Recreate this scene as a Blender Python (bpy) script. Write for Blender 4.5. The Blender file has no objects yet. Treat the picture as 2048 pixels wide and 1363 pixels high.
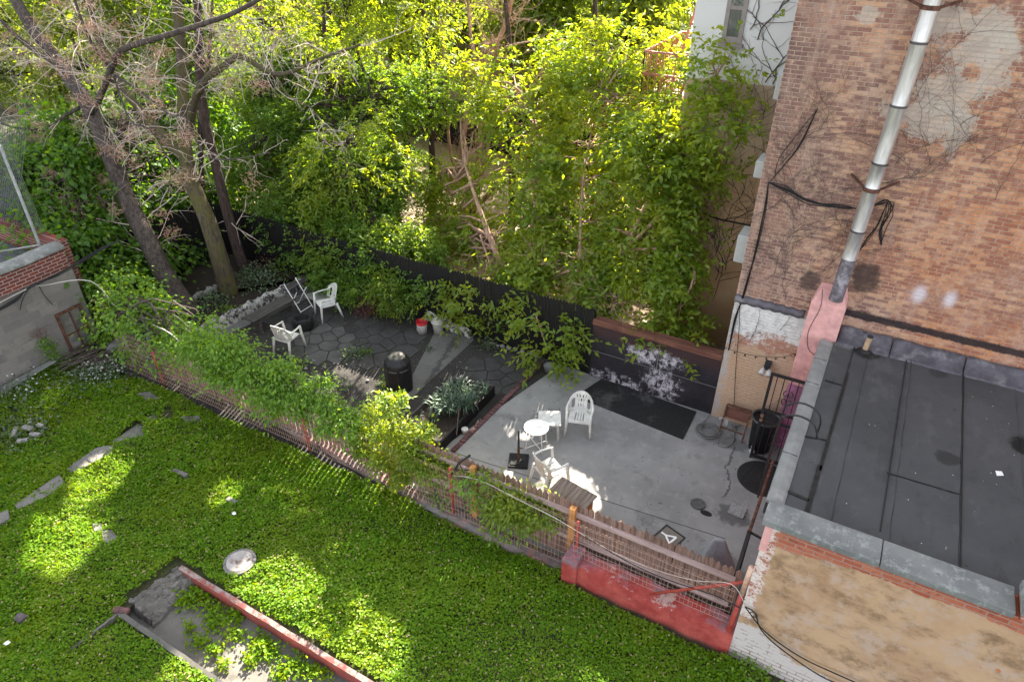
import bpy, math, random
import numpy as np
from mathutils import Vector, Matrix
R=math.radians
S=bpy.context.scene
C=S.collection
# ---------------------------------------------------------------- camera, sky, sun, exposure
F=1365.0; TH=math.atan(.671); AZ=R(29.3); H=9.3
cam=bpy.data.cameras.new('camera'); co=bpy.data.objects.new('camera',cam); C.objects.link(co)
cam.sensor_width=36; cam.lens=F/2048*36; cam.clip_end=1000; cam.clip_start=.1
co.location=(0,0,H); co.rotation_euler=(math.pi/2-TH,0,AZ); S.camera=co
SUN_EL=R(32); SUN_AZ=R(-16.3)            # azimuth from +Y towards +X
sd=np.array([math.sin(SUN_AZ)*math.cos(SUN_EL),math.cos(SUN_AZ)*math.cos(SUN_EL),math.sin(SUN_EL)])
w=bpy.data.worlds.new('World'); S.world=w; w.use_nodes=True
nt=w.node_tree; bg=nt.nodes['Background']
sky=nt.nodes.new('ShaderNodeTexSky'); sky.sky_type='NISHITA'; sky.sun_disc=False
sky.sun_elevation=SUN_EL; sky.sun_rotation=SUN_AZ; sky.dust_density=2.0
hs=nt.nodes.new('ShaderNodeHueSaturation'); hs.inputs['Saturation'].default_value=.28
nt.links.new(sky.outputs[0],hs.inputs['Color']); nt.links.new(hs.outputs[0],bg.inputs[0])
bg.inputs[1].default_value=.08
sl=bpy.data.lights.new('sun','SUN'); sl.energy=5.0; sl.angle=R(.5); sl.color=(1,.9,.74)
so=bpy.data.objects.new('sun',sl); C.objects.link(so); so.location=(0,20,30)
so.rotation_euler=Vector(sd).to_track_quat('Z','Y').to_euler()
S.view_settings.view_transform='Standard'; S.view_settings.look='None'; S.view_settings.gamma=1
S.view_settings.exposure=3.05
S.render.engine='CYCLES'; S.cycles.max_bounces=8; S.cycles.transparent_max_bounces=4
S.cycles.diffuse_bounces=5; S.cycles.transmission_bounces=6; S.cycles.glossy_bounces=2
S.cycles.sample_clamp_indirect=4
# ---------------------------------------------------------------- photo point -> place
_c,_s=math.cos(TH),math.sin(TH)
def ray(x,y):
    dx=x-1024;dy=y-681.5;f=F*_c-dy*_s;u=-(F*_s+dy*_c)
    return (dx*math.cos(AZ)-f*math.sin(AZ),dx*math.sin(AZ)+f*math.cos(AZ),u)
def P(x,y,z=0.0):
    d=ray(x,y);t=(z-H)/d[2];return Vector((d[0]*t,d[1]*t,z))
def PY(x,y,Y):
    d=ray(x,y);t=Y/d[1];return Vector((d[0]*t,Y,H+d[2]*t))
def PX(x,y,X):
    d=ray(x,y);t=X/d[0];return Vector((X,d[1]*t,H+d[2]*t))
def projn(p):
    X,Y,Z=p[:,0],p[:,1],p[:,2]-H
    r=X*math.cos(AZ)+Y*math.sin(AZ);f=-X*math.sin(AZ)+Y*math.cos(AZ)
    d=np.maximum(f*_c-Z*_s,.1);up=f*_s+Z*_c
    return np.stack([1024+F*r/d,681.5-F*up/d],1)
def inpoly(q,poly):
    x,y=q[:,0],q[:,1];ins=np.zeros(len(q),bool);n=len(poly);j=n-1
    for i in range(n):
        xi,yi=poly[i];xj,yj=poly[j]
        c=((yi>y)!=(yj>y))&(x<(xj-xi)*(y-yi)/((yj-yi) or 1e-9)+xi)
        ins^=c;j=i
    return ins
# ---------------------------------------------------------------- node helpers
class NB:
    def __init__(s,name):
        s.m=bpy.data.materials.new(name);s.m.use_nodes=True;s.t=s.m.node_tree
        s.t.nodes.clear();s._p=None
    def n(s,k,**kw):
        a=s.t.nodes.new('ShaderNode'+k)
        for p,v in kw.items(): setattr(a,p,v)
        return a
    def put(s,i,v):
        if isinstance(v,bpy.types.NodeSocket): s.t.links.new(v,i)
        elif isinstance(v,(tuple,list)) and i.type=='RGBA' and len(v)==3: i.default_value=(*v,1)
        else: i.default_value=v
    def pos(s):
        if not s._p: s._p=s.n('NewGeometry').outputs['Position']
        return s._p
    def xyz(s,v=None):
        a=s.n('SeparateXYZ');s.put(a.inputs[0],v or s.pos());return a.outputs[0],a.outputs[1],a.outputs[2]
    def comb(s,x,y,z=0.0):
        a=s.n('CombineXYZ')
        for i,v in enumerate((x,y,z)): s.put(a.inputs[i],v)
        return a.outputs[0]
    def ma(s,op,a,b=None,c=None,clamp=False):
        k=s.n('Math',operation=op,use_clamp=clamp)
        for i,v in enumerate((a,b,c)):
            if v is not None: s.put(k.inputs[i],v)
        return k.outputs[0]
    def noise(s,scale,detail=4,rough=.55,vec=None,dist=0.0):
        k=s.n('TexNoise');s.put(k.inputs['Vector'],vec or s.pos());k.inputs['Scale'].default_value=scale
        k.inputs['Detail'].default_value=detail;k.inputs['Roughness'].default_value=rough;k.inputs['Distortion'].default_value=dist
        return k.outputs['Fac']
    def vor(s,scale,vec=None,feature='F1',out='Distance'):
        k=s.n('TexVoronoi',feature=feature);s.put(k.inputs['Vector'],vec or s.pos());k.inputs['Scale'].default_value=scale
        return k.outputs[out]
    def mix(s,f,a,b,bt='MIX'):
        k=s.n('Mix',data_type='RGBA',blend_type=bt);s.put(k.inputs[0],f);s.put(k.inputs[6],a);s.put(k.inputs[7],b);return k.outputs[2]
    def ramp(s,f,st,ip='LINEAR'):
        k=s.n('ValToRGB');s.put(k.inputs[0],f);e=k.color_ramp;e.interpolation=ip
        while len(e.elements)<len(st): e.elements.new(.5)
        for i,(p,c) in enumerate(st):
            e.elements[i].position=p;e.elements[i].color=(*c,1) if len(c)==3 else c
        return k.outputs[0]
    def step(s,f,a,b):   # smooth 0..1 between a and b
        k=s.n('MapRange',interpolation_type='SMOOTHSTEP');s.put(k.inputs[0],f);k.inputs[1].default_value=a;k.inputs[2].default_value=b;return k.outputs[0]
    def brick(s,vec,w=.205,h=.075,mo=.008,smooth=.15,off=.5,bias=0.0):
        k=s.n('TexBrick');s.put(k.inputs['Vector'],vec);k.inputs['Color1'].default_value=(0,0,0,1);k.inputs['Color2'].default_value=(1,1,1,1);k.inputs['Mortar'].default_value=(.5,.5,.5,1)
        k.inputs['Scale'].default_value=1;k.inputs['Mortar Size'].default_value=mo;k.inputs['Mortar Smooth'].default_value=smooth
        k.inputs['Bias'].default_value=bias;k.inputs['Brick Width'].default_value=w;k.inputs['Row Height'].default_value=h;k.offset=off
        return k.outputs['Color'],k.outputs['Fac']
    def blob(s,u,v,cu,cv,ru,rv,amp=.5,sc=1.5,n=None):   # noise-edged ellipse mask value (>0 inside)
        a=s.ma('DIVIDE',s.ma('SUBTRACT',u,cu),ru);b=s.ma('DIVIDE',s.ma('SUBTRACT',v,cv),rv)
        d=s.ma('SQRT',s.ma('ADD',s.ma('MULTIPLY',a,a),s.ma('MULTIPLY',b,b)))
        n=n or s.noise(sc,6,.65)
        return s.ma('ADD',s.ma('SUBTRACT',1.0,d),s.ma('MULTIPLY',s.ma('SUBTRACT',n,.5),amp*2))
    def out(s,col,rough=.85,bump=None,bs=.3,bd=.02,metal=0.0,spec=.3,emit=None):
        p=s.n('BsdfPrincipled');s.put(p.inputs['Base Color'],col);s.put(p.inputs['Roughness'],rough)
        p.inputs['Metallic'].default_value=metal;p.inputs['Specular IOR Level'].default_value=spec
        if bump is not None:
            b=s.n('Bump');b.inputs['Strength'].default_value=bs;b.inputs['Distance'].default_value=bd;s.put(b.inputs['Height'],bump)
            s.t.links.new(b.outputs[0],p.inputs['Normal'])
        o=s.n('OutputMaterial');s.t.links.new(p.outputs[0],o.inputs[0]);return s.m
MC={}
def simple(name,col,rough=.7,var=.25,scale=8,metal=0.0,spec=.3,bs=.15,dirt=None,ds=3.0):
    if name in MC: return MC[name]
    b=NB(name);n=b.noise(scale,5,.6)
    lo=tuple(c*(1-var) for c in col);hi=tuple(min(1,c*(1+var)) for c in col)
    c=b.mix(b.step(n,.3,.7),lo,hi)
    if dirt: c=b.mix(b.step(b.noise(ds,6,.7),.5,.68),c,dirt)
    MC[name]=b.out(c,rough,n,bs,.01,metal,spec);return MC[name]
def leafmat(name,c1,c2,c3=None,trans=.5,tcol=None,gl=.06):
    b=NB(name);a=b.n('Attribute',attribute_name='rnd').outputs['Fac']
    n=b.noise(.9,3,.6)
    col=b.mix(a,c1,c2)
    if c3: col=b.mix(b.step(n,.42,.62),col,c3)
    d=b.n('BsdfDiffuse');b.put(d.inputs[0],col)
    t=b.n('BsdfTranslucent');tc=tcol or (1.9,1.75,.5)
    b.put(t.inputs[0],b.mix(1.0,col,tc,'MULTIPLY'))
    m=b.n('MixShader');m.inputs[0].default_value=trans;b.t.links.new(d.outputs[0],m.inputs[1]);b.t.links.new(t.outputs[0],m.inputs[2])
    g=b.n('BsdfGlossy');g.inputs['Roughness'].default_value=.55;b.put(g.inputs[0],(.8,.9,.8))
    m2=b.n('MixShader');m2.inputs[0].default_value=gl;b.t.links.new(m.outputs[0],m2.inputs[1]);b.t.links.new(g.outputs[0],m2.inputs[2])
    o=b.n('OutputMaterial');b.t.links.new(m2.outputs[0],o.inputs[0]);return b.m
# ---------------------------------------------------------------- mesh helpers
class MB:
    def __init__(s): s.v=[];s.f=[]
    def add(s,vs,fs):
        o=len(s.v);s.v+=[tuple(v) for v in vs];s.f+=[tuple(i+o for i in f) for f in fs];return s
    def box(s,x0,x1,y0,y1,z0,z1):
        return s.add([(x0,y0,z0),(x1,y0,z0),(x1,y1,z0),(x0,y1,z0),(x0,y0,z1),(x1,y0,z1),(x1,y1,z1),(x0,y1,z1)],
          [(0,3,2,1),(4,5,6,7),(0,1,5,4),(1,2,6,5),(2,3,7,6),(3,0,4,7)])
    def obox(s,c,h,rz=0.0,rx=0.0,ry=0.0):
        m=Matrix.Rotation(rz,3,'Z')@Matrix.Rotation(ry,3,'Y')@Matrix.Rotation(rx,3,'X');c=Vector(c)
        vs=[c+m@Vector((sx*h[0],sy*h[1],sz*h[2])) for sz in(-1,1) for sx,sy in((-1,-1),(1,-1),(1,1),(-1,1))]
        return s.add(vs,[(0,3,2,1),(4,5,6,7),(0,1,5,4),(1,2,6,5),(2,3,7,6),(3,0,4,7)])
    def beam(s,a,b,w,h,up=(0,0,1)):
        a=Vector(a);b=Vector(b);d=(b-a).normalized();u=Vector(up)
        if abs(d.dot(u))>.95:u=Vector((0,1,0))
        r=d.cross(u).normalized();u=r.cross(d)
        vs=[p+r*(w/2*i)+u*(h/2*j) for p in(a,b) for i,j in((-1,-1),(1,-1),(1,1),(-1,1))]
        return s.add(vs,[(0,1,2,3),(7,6,5,4),(0,4,5,1),(1,5,6,2),(2,6,7,3),(3,7,4,0)])
    def tube(s,pts,r,n=6,cap=True):
        pts=[Vector(p) for p in pts];L=len(pts)
        rs=r if isinstance(r,(list,tuple)) else [r]*L
        vs=[];fs=[];pu=None
        for i,p in enumerate(pts):
            d=(pts[min(i+1,L-1)]-pts[max(i-1,0)])
            d=d.normalized() if d.length>1e-9 else Vector((0,0,1))
            if pu is None:
                pu=Vector((0,0,1)) if abs(d.z)<.9 else Vector((1,0,0))
            u=(pu-d*pu.dot(d))
            u=u.normalized() if u.length>1e-6 else d.orthogonal().normalized()
            pu=u;q=d.cross(u)
            for k in range(n):
                a=2*math.pi*k/n;vs.append(p+(u*math.cos(a)+q*math.sin(a))*rs[i])
        for i in range(L-1):
            for k in range(n):
                k2=(k+1)%n;fs.append((i*n+k,i*n+k2,(i+1)*n+k2,(i+1)*n+k))
        if cap: fs+= [tuple(range(n))[::-1],tuple((L-1)*n+k for k in range(n))]
        return s.add(vs,fs)
    def lathe(s,prof,c=(0,0,0),n=24,capb=True,capt=False,sx=1,sy=1):
        vs=[];fs=[];L=len(prof)
        for r,z in prof:
            for k in range(n):
                a=2*math.pi*k/n;vs.append((c[0]+r*sx*math.cos(a),c[1]+r*sy*math.sin(a),c[2]+z))
        for i in range(L-1):
            for k in range(n):
                k2=(k+1)%n;fs.append((i*n+k,i*n+k2,(i+1)*n+k2,(i+1)*n+k))
        if capb: fs.append(tuple(range(n))[::-1])
        if capt: fs.append(tuple((L-1)*n+k for k in range(n)))
        return s.add(vs,fs)
    def prism(s,poly,z0,z1):
        n=len(poly);a=sum(poly[i][0]*poly[(i+1)%n][1]-poly[(i+1)%n][0]*poly[i][1] for i in range(n))
        if a<0: poly=poly[::-1]
        vs=[(p[0],p[1],z0) for p in poly]+[(p[0],p[1],z1) for p in poly]
        return s.add(vs,[tuple(range(n))[::-1],tuple(range(n,2*n))]+[(i,(i+1)%n,n+(i+1)%n,n+i) for i in range(n)])
    def surf(s,fn,nu,nv,keep=None):
        vs=[fn(i/nu,j/nv) for j in range(nv+1) for i in range(nu+1)]
        fs=[(j*(nu+1)+i,j*(nu+1)+i+1,(j+1)*(nu+1)+i+1,(j+1)*(nu+1)+i) for j in range(nv) for i in range(nu) if keep is None or keep((i+.5)/nu,(j+.5)/nv)]
        return s.add(vs,fs)
    def ico(s,c,r,rnd=None,sq=(1,1,1),j=.18):
        t=(1+5**.5)/2;vs=[(-1,t,0),(1,t,0),(-1,-t,0),(1,-t,0),(0,-1,t),(0,1,t),(0,-1,-t),(0,1,-t),(t,0,-1),(t,0,1),(-t,0,-1),(-t,0,1)]
        fs=[(0,11,5),(0,5,1),(0,1,7),(0,7,10),(0,10,11),(1,5,9),(5,11,4),(11,10,2),(10,7,6),(7,1,8),(3,9,4),(3,4,2),(3,2,6),(3,6,8),(3,8,9),(4,9,5),(2,4,11),(6,2,10),(8,6,7),(9,8,1)]
        o=[]
        for v in vs:
            q=Vector(v).normalized()*r*(1+(rnd.uniform(-j,j) if rnd else 0));o.append((c[0]+q.x*sq[0],c[1]+q.y*sq[1],c[2]+q.z*sq[2]))
        return s.add(o,fs)
def wloc(o):
    v=Vector((0,0,0))
    while o: v+=o.location;o=o.parent
    return v
def obj(name,mb,m,parent=None,world=False,smooth=False,solid=0,bevel=0,label=None,sub=0):
    me=bpy.data.meshes.new(name);off=wloc(parent) if (world and parent) else Vector((0,0,0))
    me.from_pydata([(v[0]-off.x,v[1]-off.y,v[2]-off.z) for v in mb.v],[],mb.f)
    me.materials.append(m);o=bpy.data.objects.new(name,me);C.objects.link(o)
    if smooth: me.polygons.foreach_set('use_smooth',[True]*len(me.polygons))
    if parent: o.parent=parent
    if solid: md=o.modifiers.new('solid','SOLIDIFY');md.thickness=solid;md.offset=0
    if bevel: md=o.modifiers.new('bevel','BEVEL');md.width=bevel;md.segments=2;md.limit_method='ANGLE'
    if sub: md=o.modifiers.new('sub','SUBSURF');md.levels=sub;md.render_levels=sub
    if label:o['label']=label
    return o
def thing(name,label,cat,loc=(0,0,0),rz=0,group=None):
    o=bpy.data.objects.new(name,None);C.objects.link(o);o.location=loc;o.rotation_euler=(0,0,rz);o.empty_display_size=.2
    return tag(o,label,cat,group)
def tag(o,label,cat,group=None):
    o['label']=label;o['category']=cat
    if group:o['group']=group
    return o
def struct(o,kind='structure'):
    o['kind']=kind;return o
def dup(o,loc,rz,label,group=None):
    def cp(a,par):
        b=a.copy();C.objects.link(b);b.parent=par
        for ch in a.children: cp(ch,b)
        return b
    r=cp(o,None);r.scale=(1,1,1);r.location=loc;r.rotation_euler=(0,0,rz);r['label']=label
    if group:r['group']=group
    return r
rg=np.random.default_rng(7); rn=random.Random(5)
def leafobj(name,V,m,parent=None,rnd=None,world=True):
    """V: (N,4,3) leaf corner points base,left,tip,right"""
    N=len(V);me=bpy.data.meshes.new(name);off=np.array(wloc(parent)) if parent and world else np.zeros(3)
    co_=(V.reshape(-1,3)-off).astype(np.float32)
    me.vertices.add(N*4);me.vertices.foreach_set('co',co_.ravel())
    idx=np.arange(N)*4
    tri=np.stack([idx,idx+1,idx+2,idx,idx+2,idx+3],1).ravel()
    me.loops.add(N*6);me.loops.foreach_set('vertex_index',tri.astype(np.int32))
    me.polygons.add(N*2);me.polygons.foreach_set('loop_start',(np.arange(N*2)*3).astype(np.int32))
    me.update(calc_edges=True)
    at=me.attributes.new('rnd','FLOAT','POINT')
    r=rg.random(N) if rnd is None else rnd
    at.data.foreach_set('value',np.repeat(r,4).astype(np.float32))
    me.materials.append(m);o=bpy.data.objects.new(name,me);C.objects.link(o)
    if parent:o.parent=parent
    return o
def norm(a): return a/np.maximum(np.linalg.norm(a,axis=-1,keepdims=True),1e-9)
def leaves(pos,dirn,L,Wd,flat=.5,droop=.3):
    """single leaves at pos pointing along dirn"""
    N=len(pos);d=norm(dirn+rg.normal(0,.35,(N,3))-np.array([0,0,droop]))
    up=norm(np.array([0,0,1.])*flat+rg.normal(0,.45,(N,3)))
    sdv=norm(np.cross(d,up));nn=np.cross(sdv,d)
    l=(L*rg.uniform(.65,1.25,N))[:,None];w_=(Wd*rg.uniform(.7,1.2,N))[:,None]
    mid=pos+d*l*.45
    return np.stack([pos,mid+sdv*w_*.5+nn*w_*.12,pos+d*l-np.array([0,0,1.])*l*.08,mid-sdv*w_*.5+nn*w_*.12],1)
def sprays(c,dirn,k=9,RL=.32,L=.11,Wd=.045,droop=.5,flat=.8):
    """compound leaves: k leaflets along a drooping stalk"""
    N=len(c);d=norm(dirn);out=[]
    sdv=norm(np.cross(d,np.array([0,0,1.])+rg.normal(0,.3,(N,3))))
    RLn=RL*rg.uniform(.7,1.3,N)[:,None]
    for i in range(k):
        t=(i//2+1)/((k+1)//2)
        p=c+d*RLn*t-np.array([0,0,1.])*RLn*droop*t*t
        sg=(1 if i%2 else -1) if i<k-1 else 0
        ld=sdv*sg+d*.55
        out.append(leaves(p,ld,L,Wd,flat,droop*.7))
    return np.concatenate(out)
# ---- sunlit spots (ground points, in photo pixels): the gaps in the crowns that let the sun reach them
LIT=[[(985,990),(1000,940),(1075,925),(1150,938),(1185,960),(1205,978),(1245,992),(1237,1060),(1222,1085),(1150,1060),(1080,1040)],
 [(1165,904),(1214,928),(1210,936),(1162,912)],
 [(880,800),(935,780),(985,850),(930,880)],[(820,880),(870,830),(905,870),(860,930)],
 [(460,1150),(560,1130),(650,1180),(790,1280),(900,1440),(560,1440),(480,1240)],
 [(140,960),(190,915),(265,940),(215,1015),(125,1025)],[(40,1065),(150,1030),(215,1075),(125,1180),(35,1150)],
 [(330,1320),(470,1250),(600,1290),(680,1440),(310,1440)],
 [(560,770),(640,800),(640,880),(560,850)]]
def gpt(q):
    q=np.array(q,float);return q-sd*(q[2]/sd[2])
DISC=[(gpt(PY(x,y,Y)),r) for x,y,Y,r in [(770,850,7.0,.45),(820,900,7.1,.4),(740,900,7.1,.45),(1040,1000,7,.5),(1090,1020,7,.3),(960,960,7,.3),(1100,835,9.6,.22),(1150,985,8.2,.6),(790,590,11,.4),(745,575,11,.3),(1085,640,11.4,.4),(1105,700,11.2,.3),(950,590,12.0,.4),(700,300,12.9,.8),(520,790,6.7,.3)]]
def sunkeep(p,strength=.985):
    g=p-sd*((p[:,2]/sd[2])[:,None]);q=projn(g);lit=np.zeros(len(p),bool)
    near=g[:,1]<11
    for poly in LIT: lit|=inpoly(q,poly)&near
    for gp,r in DISC: lit|=(np.hypot(g[:,0]-gp[0],g[:,1]-gp[1])<r)
    return ~(lit&(rg.random(len(p))<strength))
def crown_pts(blobs,dens=1.0,clump=.42,per=26,shell=.45):
    """blobs: (centre, (rx,ry,rz), number of clumps) -> spray points, outward dirs, clump centres"""
    ps=[];ds=[];cc=[]
    for c,r,n in blobs:
        n=max(3,int(n*dens));u=norm(rg.normal(0,1,(n,3)));rad=rg.random(n)**shell
        ctr=np.array(c)+u*rad[:,None]*np.array(r);cc.append(ctr)
        sz=clump*rg.uniform(.6,1.5,n)
        q=rg.normal(0,1,(n,per,3))*np.array([1,1,.6])*(sz[:,None,None]*.5)
        p=(ctr[:,None,:]+q).reshape(-1,3)
        o=norm(norm(p-np.array(c))*.5+norm(q.reshape(-1,3))*.8+rg.normal(0,.25,(n*per,3)))
        ps.append(p);ds.append(o)
    return np.concatenate(ps),np.concatenate(ds),np.concatenate(cc)
def curve_pts(a,b,n=5,wob=.12,sag=0):
    a=Vector(a);b=Vector(b);L=(b-a).length;o=[]
    for i in range(n+1):
        t=i/n;p=a.lerp(b,t)
        if 0<i<n: p+=Vector((rn.gauss(0,1),rn.gauss(0,1),rn.gauss(0,1)))*L*wob*.35
        p.z+=sag*L*math.sin(math.pi*t);o.append(p)
    return o
def smoothpath(pts,k=4):
    pts=[Vector(p) for p in pts];o=[]
    for i in range(len(pts)-1):
        p0=pts[max(i-1,0)];p1=pts[i];p2=pts[i+1];p3=pts[min(i+2,len(pts)-1)]
        for j in range(k):
            t=j/k;o.append(.5*((2*p1)+(p2-p0)*t+(2*p0-5*p1+4*p2-p3)*t*t+(3*p1-p0-3*p2+p3)*t**3))
    o.append(pts[-1]);return o
def taper(n,a,b): return [a+(b-a)*i/(n-1) for i in range(n)]
def limb(mb,pts,r0,r1,n=8,k=4):
    q=smoothpath(pts,k);mb.tube(q,taper(len(q),r0,r1),n);return q
def twigs(mb,path,count,L,r,depth=2,up=.2,spread=1.0,n=4,start=.2,droop=0.0,tips=None):
    for _ in range(count):
        i=int((start+(1-start)*rn.random())*(len(path)-1));b=path[i];i2=min(i+1,len(path)-1)
        d=(path[i2]-path[max(i2-1,0)]);d=d.normalized() if d.length>0 else Vector((0,0,1))
        v=(d*.6+Vector((rn.gauss(0,1),rn.gauss(0,1),rn.gauss(0,1)+up))*spread*.7).normalized()
        l=L*rn.uniform(.5,1.3);q=[b]
        seg=5
        for s_ in range(seg):
            v=(v+Vector((rn.gauss(0,.22),rn.gauss(0,.22),rn.gauss(0,.22)+up*.12-droop*.2))).normalized();q.append(q[-1]+v*l/seg)
        mb.tube(q,taper(len(q),r,r*.25),n,cap=False)
        if tips is not None: tips.append((q[-1],v))
        if depth>1: twigs(mb,q,rn.randint(3,5),L*.5,r*.5,depth-1,up,spread,3,.15,droop,tips)
# ================================================================ MATERIALS
def m_bigwall():
    b=NB('big_brick_wall');x,y,z=b.xyz();v=b.comb(x,z)
    col,f=b.brick(v,.195,.066,.007,.25)
    rnd=b.ma('FRACT',b.ma('ADD',col,0.0))
    big=b.noise(.5,4,.6);med=b.noise(2.2,5,.65);fine=b.noise(18,4,.6);mid2=b.noise(6,5,.7)
    # right side redder, left purple-brown
    t=b.ma('ADD',b.ma('MULTIPLY',x,.16),b.ma('MULTIPLY',b.ma('SUBTRACT',big,.5),1.6))
    base=b.ramp(b.ma('ADD',t,.5,clamp=True),[(.0,(.34,.205,.165)),(.3,(.47,.30,.215)),(.55,(.52,.29,.17)),(1,(.50,.205,.085))])
    dark=b.ramp(b.ma('ADD',t,.5,clamp=True),[(.0,(.10,.062,.062)),(.4,(.24,.13,.105)),(1,(.33,.11,.055))])
    sel=b.ma('ADD',b.ma('MULTIPLY',rnd,.75),b.ma('MULTIPLY',b.ma('SUBTRACT',mid2,.5),1.9))
    c=b.mix(b.step(sel,.2,.75),dark,base)
    c=b.mix(b.ma('MULTIPLY',b.step(mid2,.5,.75),.55),c,(.52,.37,.27))
    # darker bricks along the left edge and beside the pipe
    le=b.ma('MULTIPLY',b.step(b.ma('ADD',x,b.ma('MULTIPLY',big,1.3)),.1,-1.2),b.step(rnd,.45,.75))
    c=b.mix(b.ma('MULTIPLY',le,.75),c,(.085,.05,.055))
    mort=b.mix(b.step(med,.35,.65),(.36,.25,.18),(.52,.38,.28))
    c=b.mix(b.ma('MULTIPLY',f,.8),c,mort)
    spl=b.noise(30,4,.8);c=b.mix(b.ma('MULTIPLY',b.step(spl,.56,.7),.35),c,(.55,.42,.36));c=b.mix(b.ma('MULTIPLY',b.step(spl,.42,.32),.35),c,(.12,.06,.05))
    # parged grey-cream patches
    n=b.noise(1.7,7,.7)
    n=b.noise(2.6,9,.78)
    for (px,py,ru,rv) in [(1960,90,.5,.28),(1930,45,.75,.22),(1895,190,.55,.35),(1850,240,.55,.3),(2000,130,.25,.5),(1915,270,.2,.45),(1740,30,.2,.15)]:
        q=PY(px,py,11.68);mk=b.blob(x,z,q.x,q.z,ru,rv,1.9,n=n)
        c=b.mix(b.ma('MULTIPLY',b.step(mk,.2,.3),.72),c,b.mix(fine,(.42,.36,.31),(.52,.46,.39)))
    # vertical rust/wash streaks
    st=b.noise(1.0,5,.7,b.comb(b.ma('MULTIPLY',x,3.2),0,b.ma('MULTIPLY',z,.55)))
    c=b.mix(b.ma('MULTIPLY',b.step(st,.5,.7),.45),c,(.53,.37,.29))
    c=b.mix(b.ma('MULTIPLY',b.step(b.noise(.8,8,.75,b.comb(x,3.0,z)),.52,.6),.3),c,b.mix(b.step(b.noise(9,5,.7),.4,.6),(.5,.37,.31),(.44,.22,.14)))
    c=b.mix(b.ma('MULTIPLY',b.step(st,.46,.30),.4),c,(.30,.14,.10))
    # white efflorescence
    for (px,py) in [(1838,590),(1900,600)]:
        q=PY(px,py,11.68);mk=b.blob(x,z,q.x,q.z,.16,.26,.35,n=n);c=b.mix(b.ma('MULTIPLY',b.step(mk,.05,.9),.85),c,(.66,.6,.64))
    # soot by the chimney
    q=PY(1730,560,11.68);mk=b.blob(x,z,q.x,q.z,.32,.42,.7,n=b.noise(5,6,.7));c=b.mix(b.ma('MULTIPLY',b.step(mk,.1,.5),.8),c,(.03,.022,.022))
    q=PY(1620,560,11.68);mk=b.blob(x,z,q.x,q.z,.2,.3,.7,n=b.noise(5,6,.7));c=b.mix(b.ma('MULTIPLY',b.step(mk,.1,.5),.7),c,(.04,.03,.03))
    # tar line over the roof flashing
    tz=b.ma('ADD',z,b.ma('MULTIPLY',b.ma('SUBTRACT',b.noise(7,6,.8),.5),.16))
    m1=b.ma('MULTIPLY',b.step(tz,3.02,3.05),b.step(tz,3.2,3.15));m1=b.ma('MULTIPLY',m1,b.step(x,-.5,-.3))
    c=b.mix(b.ma('MULTIPLY',m1,.93),c,(.016,.014,.018))
    # ragged white paint showing just below the ledge, left; tan paint beneath
    left=b.step(x,-.30,-.32)
    tan=b.mix(b.step(big,.3,.7),(.46,.31,.20),(.54,.38,.27))
    tan=b.mix(b.ma('MULTIPLY',f,.22),tan,(.30,.17,.12));tan=b.mix(b.step(b.noise(9,5,.7),.58,.75),tan,(.42,.25,.18))
    pl=b.ma('MULTIPLY',b.step(z,2.86,2.84),left)
    wh=b.step(b.ma('ADD',b.ma('ADD',z,b.ma('MULTIPLY',x,-.12)),b.ma('MULTIPLY',b.ma('SUBTRACT',b.noise(5,7,.75),.5),1.5)),2.15,2.42)
    red=b.step(b.ma('ADD',z,b.ma('MULTIPLY',b.ma('SUBTRACT',b.noise(3,5,.7),.5),1.2)),1.8,2.0)
    low=b.mix(red,tan,b.mix(b.ma('MULTIPLY',f,.6),(.36,.17,.11),(.5,.42,.36)))
    low=b.mix(b.ma('MULTIPLY',wh,.95),low,b.mix(b.step(b.noise(10,4,.7),.35,.6),(.50,.5,.5),(.66,.66,.64)))
    edge=b.step(b.ma('ADD',x,b.ma('MULTIPLY',b.noise(8,5,.7),.25)),-1.47,-1.55)
    low=b.mix(b.ma('MULTIPLY',edge,b.step(b.noise(14,4,.7),.4,.55)),low,(.42,.39,.37))
    c=b.mix(pl,c,low)
    hgt=b.ma('ADD',b.ma('MULTIPLY',f,-1.0),b.ma('ADD',b.ma('MULTIPLY',mid2,.8),b.ma('MULTIPLY',spl,.7)));return b.out(c,.9,hgt,.8,.02)
def m_tan():
    b=NB('tan_render');x,y,z=b.xyz();n=b.noise(1.2,6,.6);fn=b.noise(30,3,.5)
    tan=b.ramp(n,[(.3,(.30,.17,.09)),(.5,(.40,.25,.14)),(.72,(.46,.32,.20))])
    tan=b.mix(b.ma('MULTIPLY',b.step(z,3.0,5.6),.6),tan,(.33,.28,.22))
    wh=b.mix(n,(.52,.52,.53),(.62,.61,.61))
    e=b.step(b.ma('ADD',z,b.ma('MULTIPLY',b.ma('SUBTRACT',n,.5),.12)),6.02,6.05)
    return b.out(b.mix(e,tan,wh),.9,fn,.2,.005)
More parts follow.
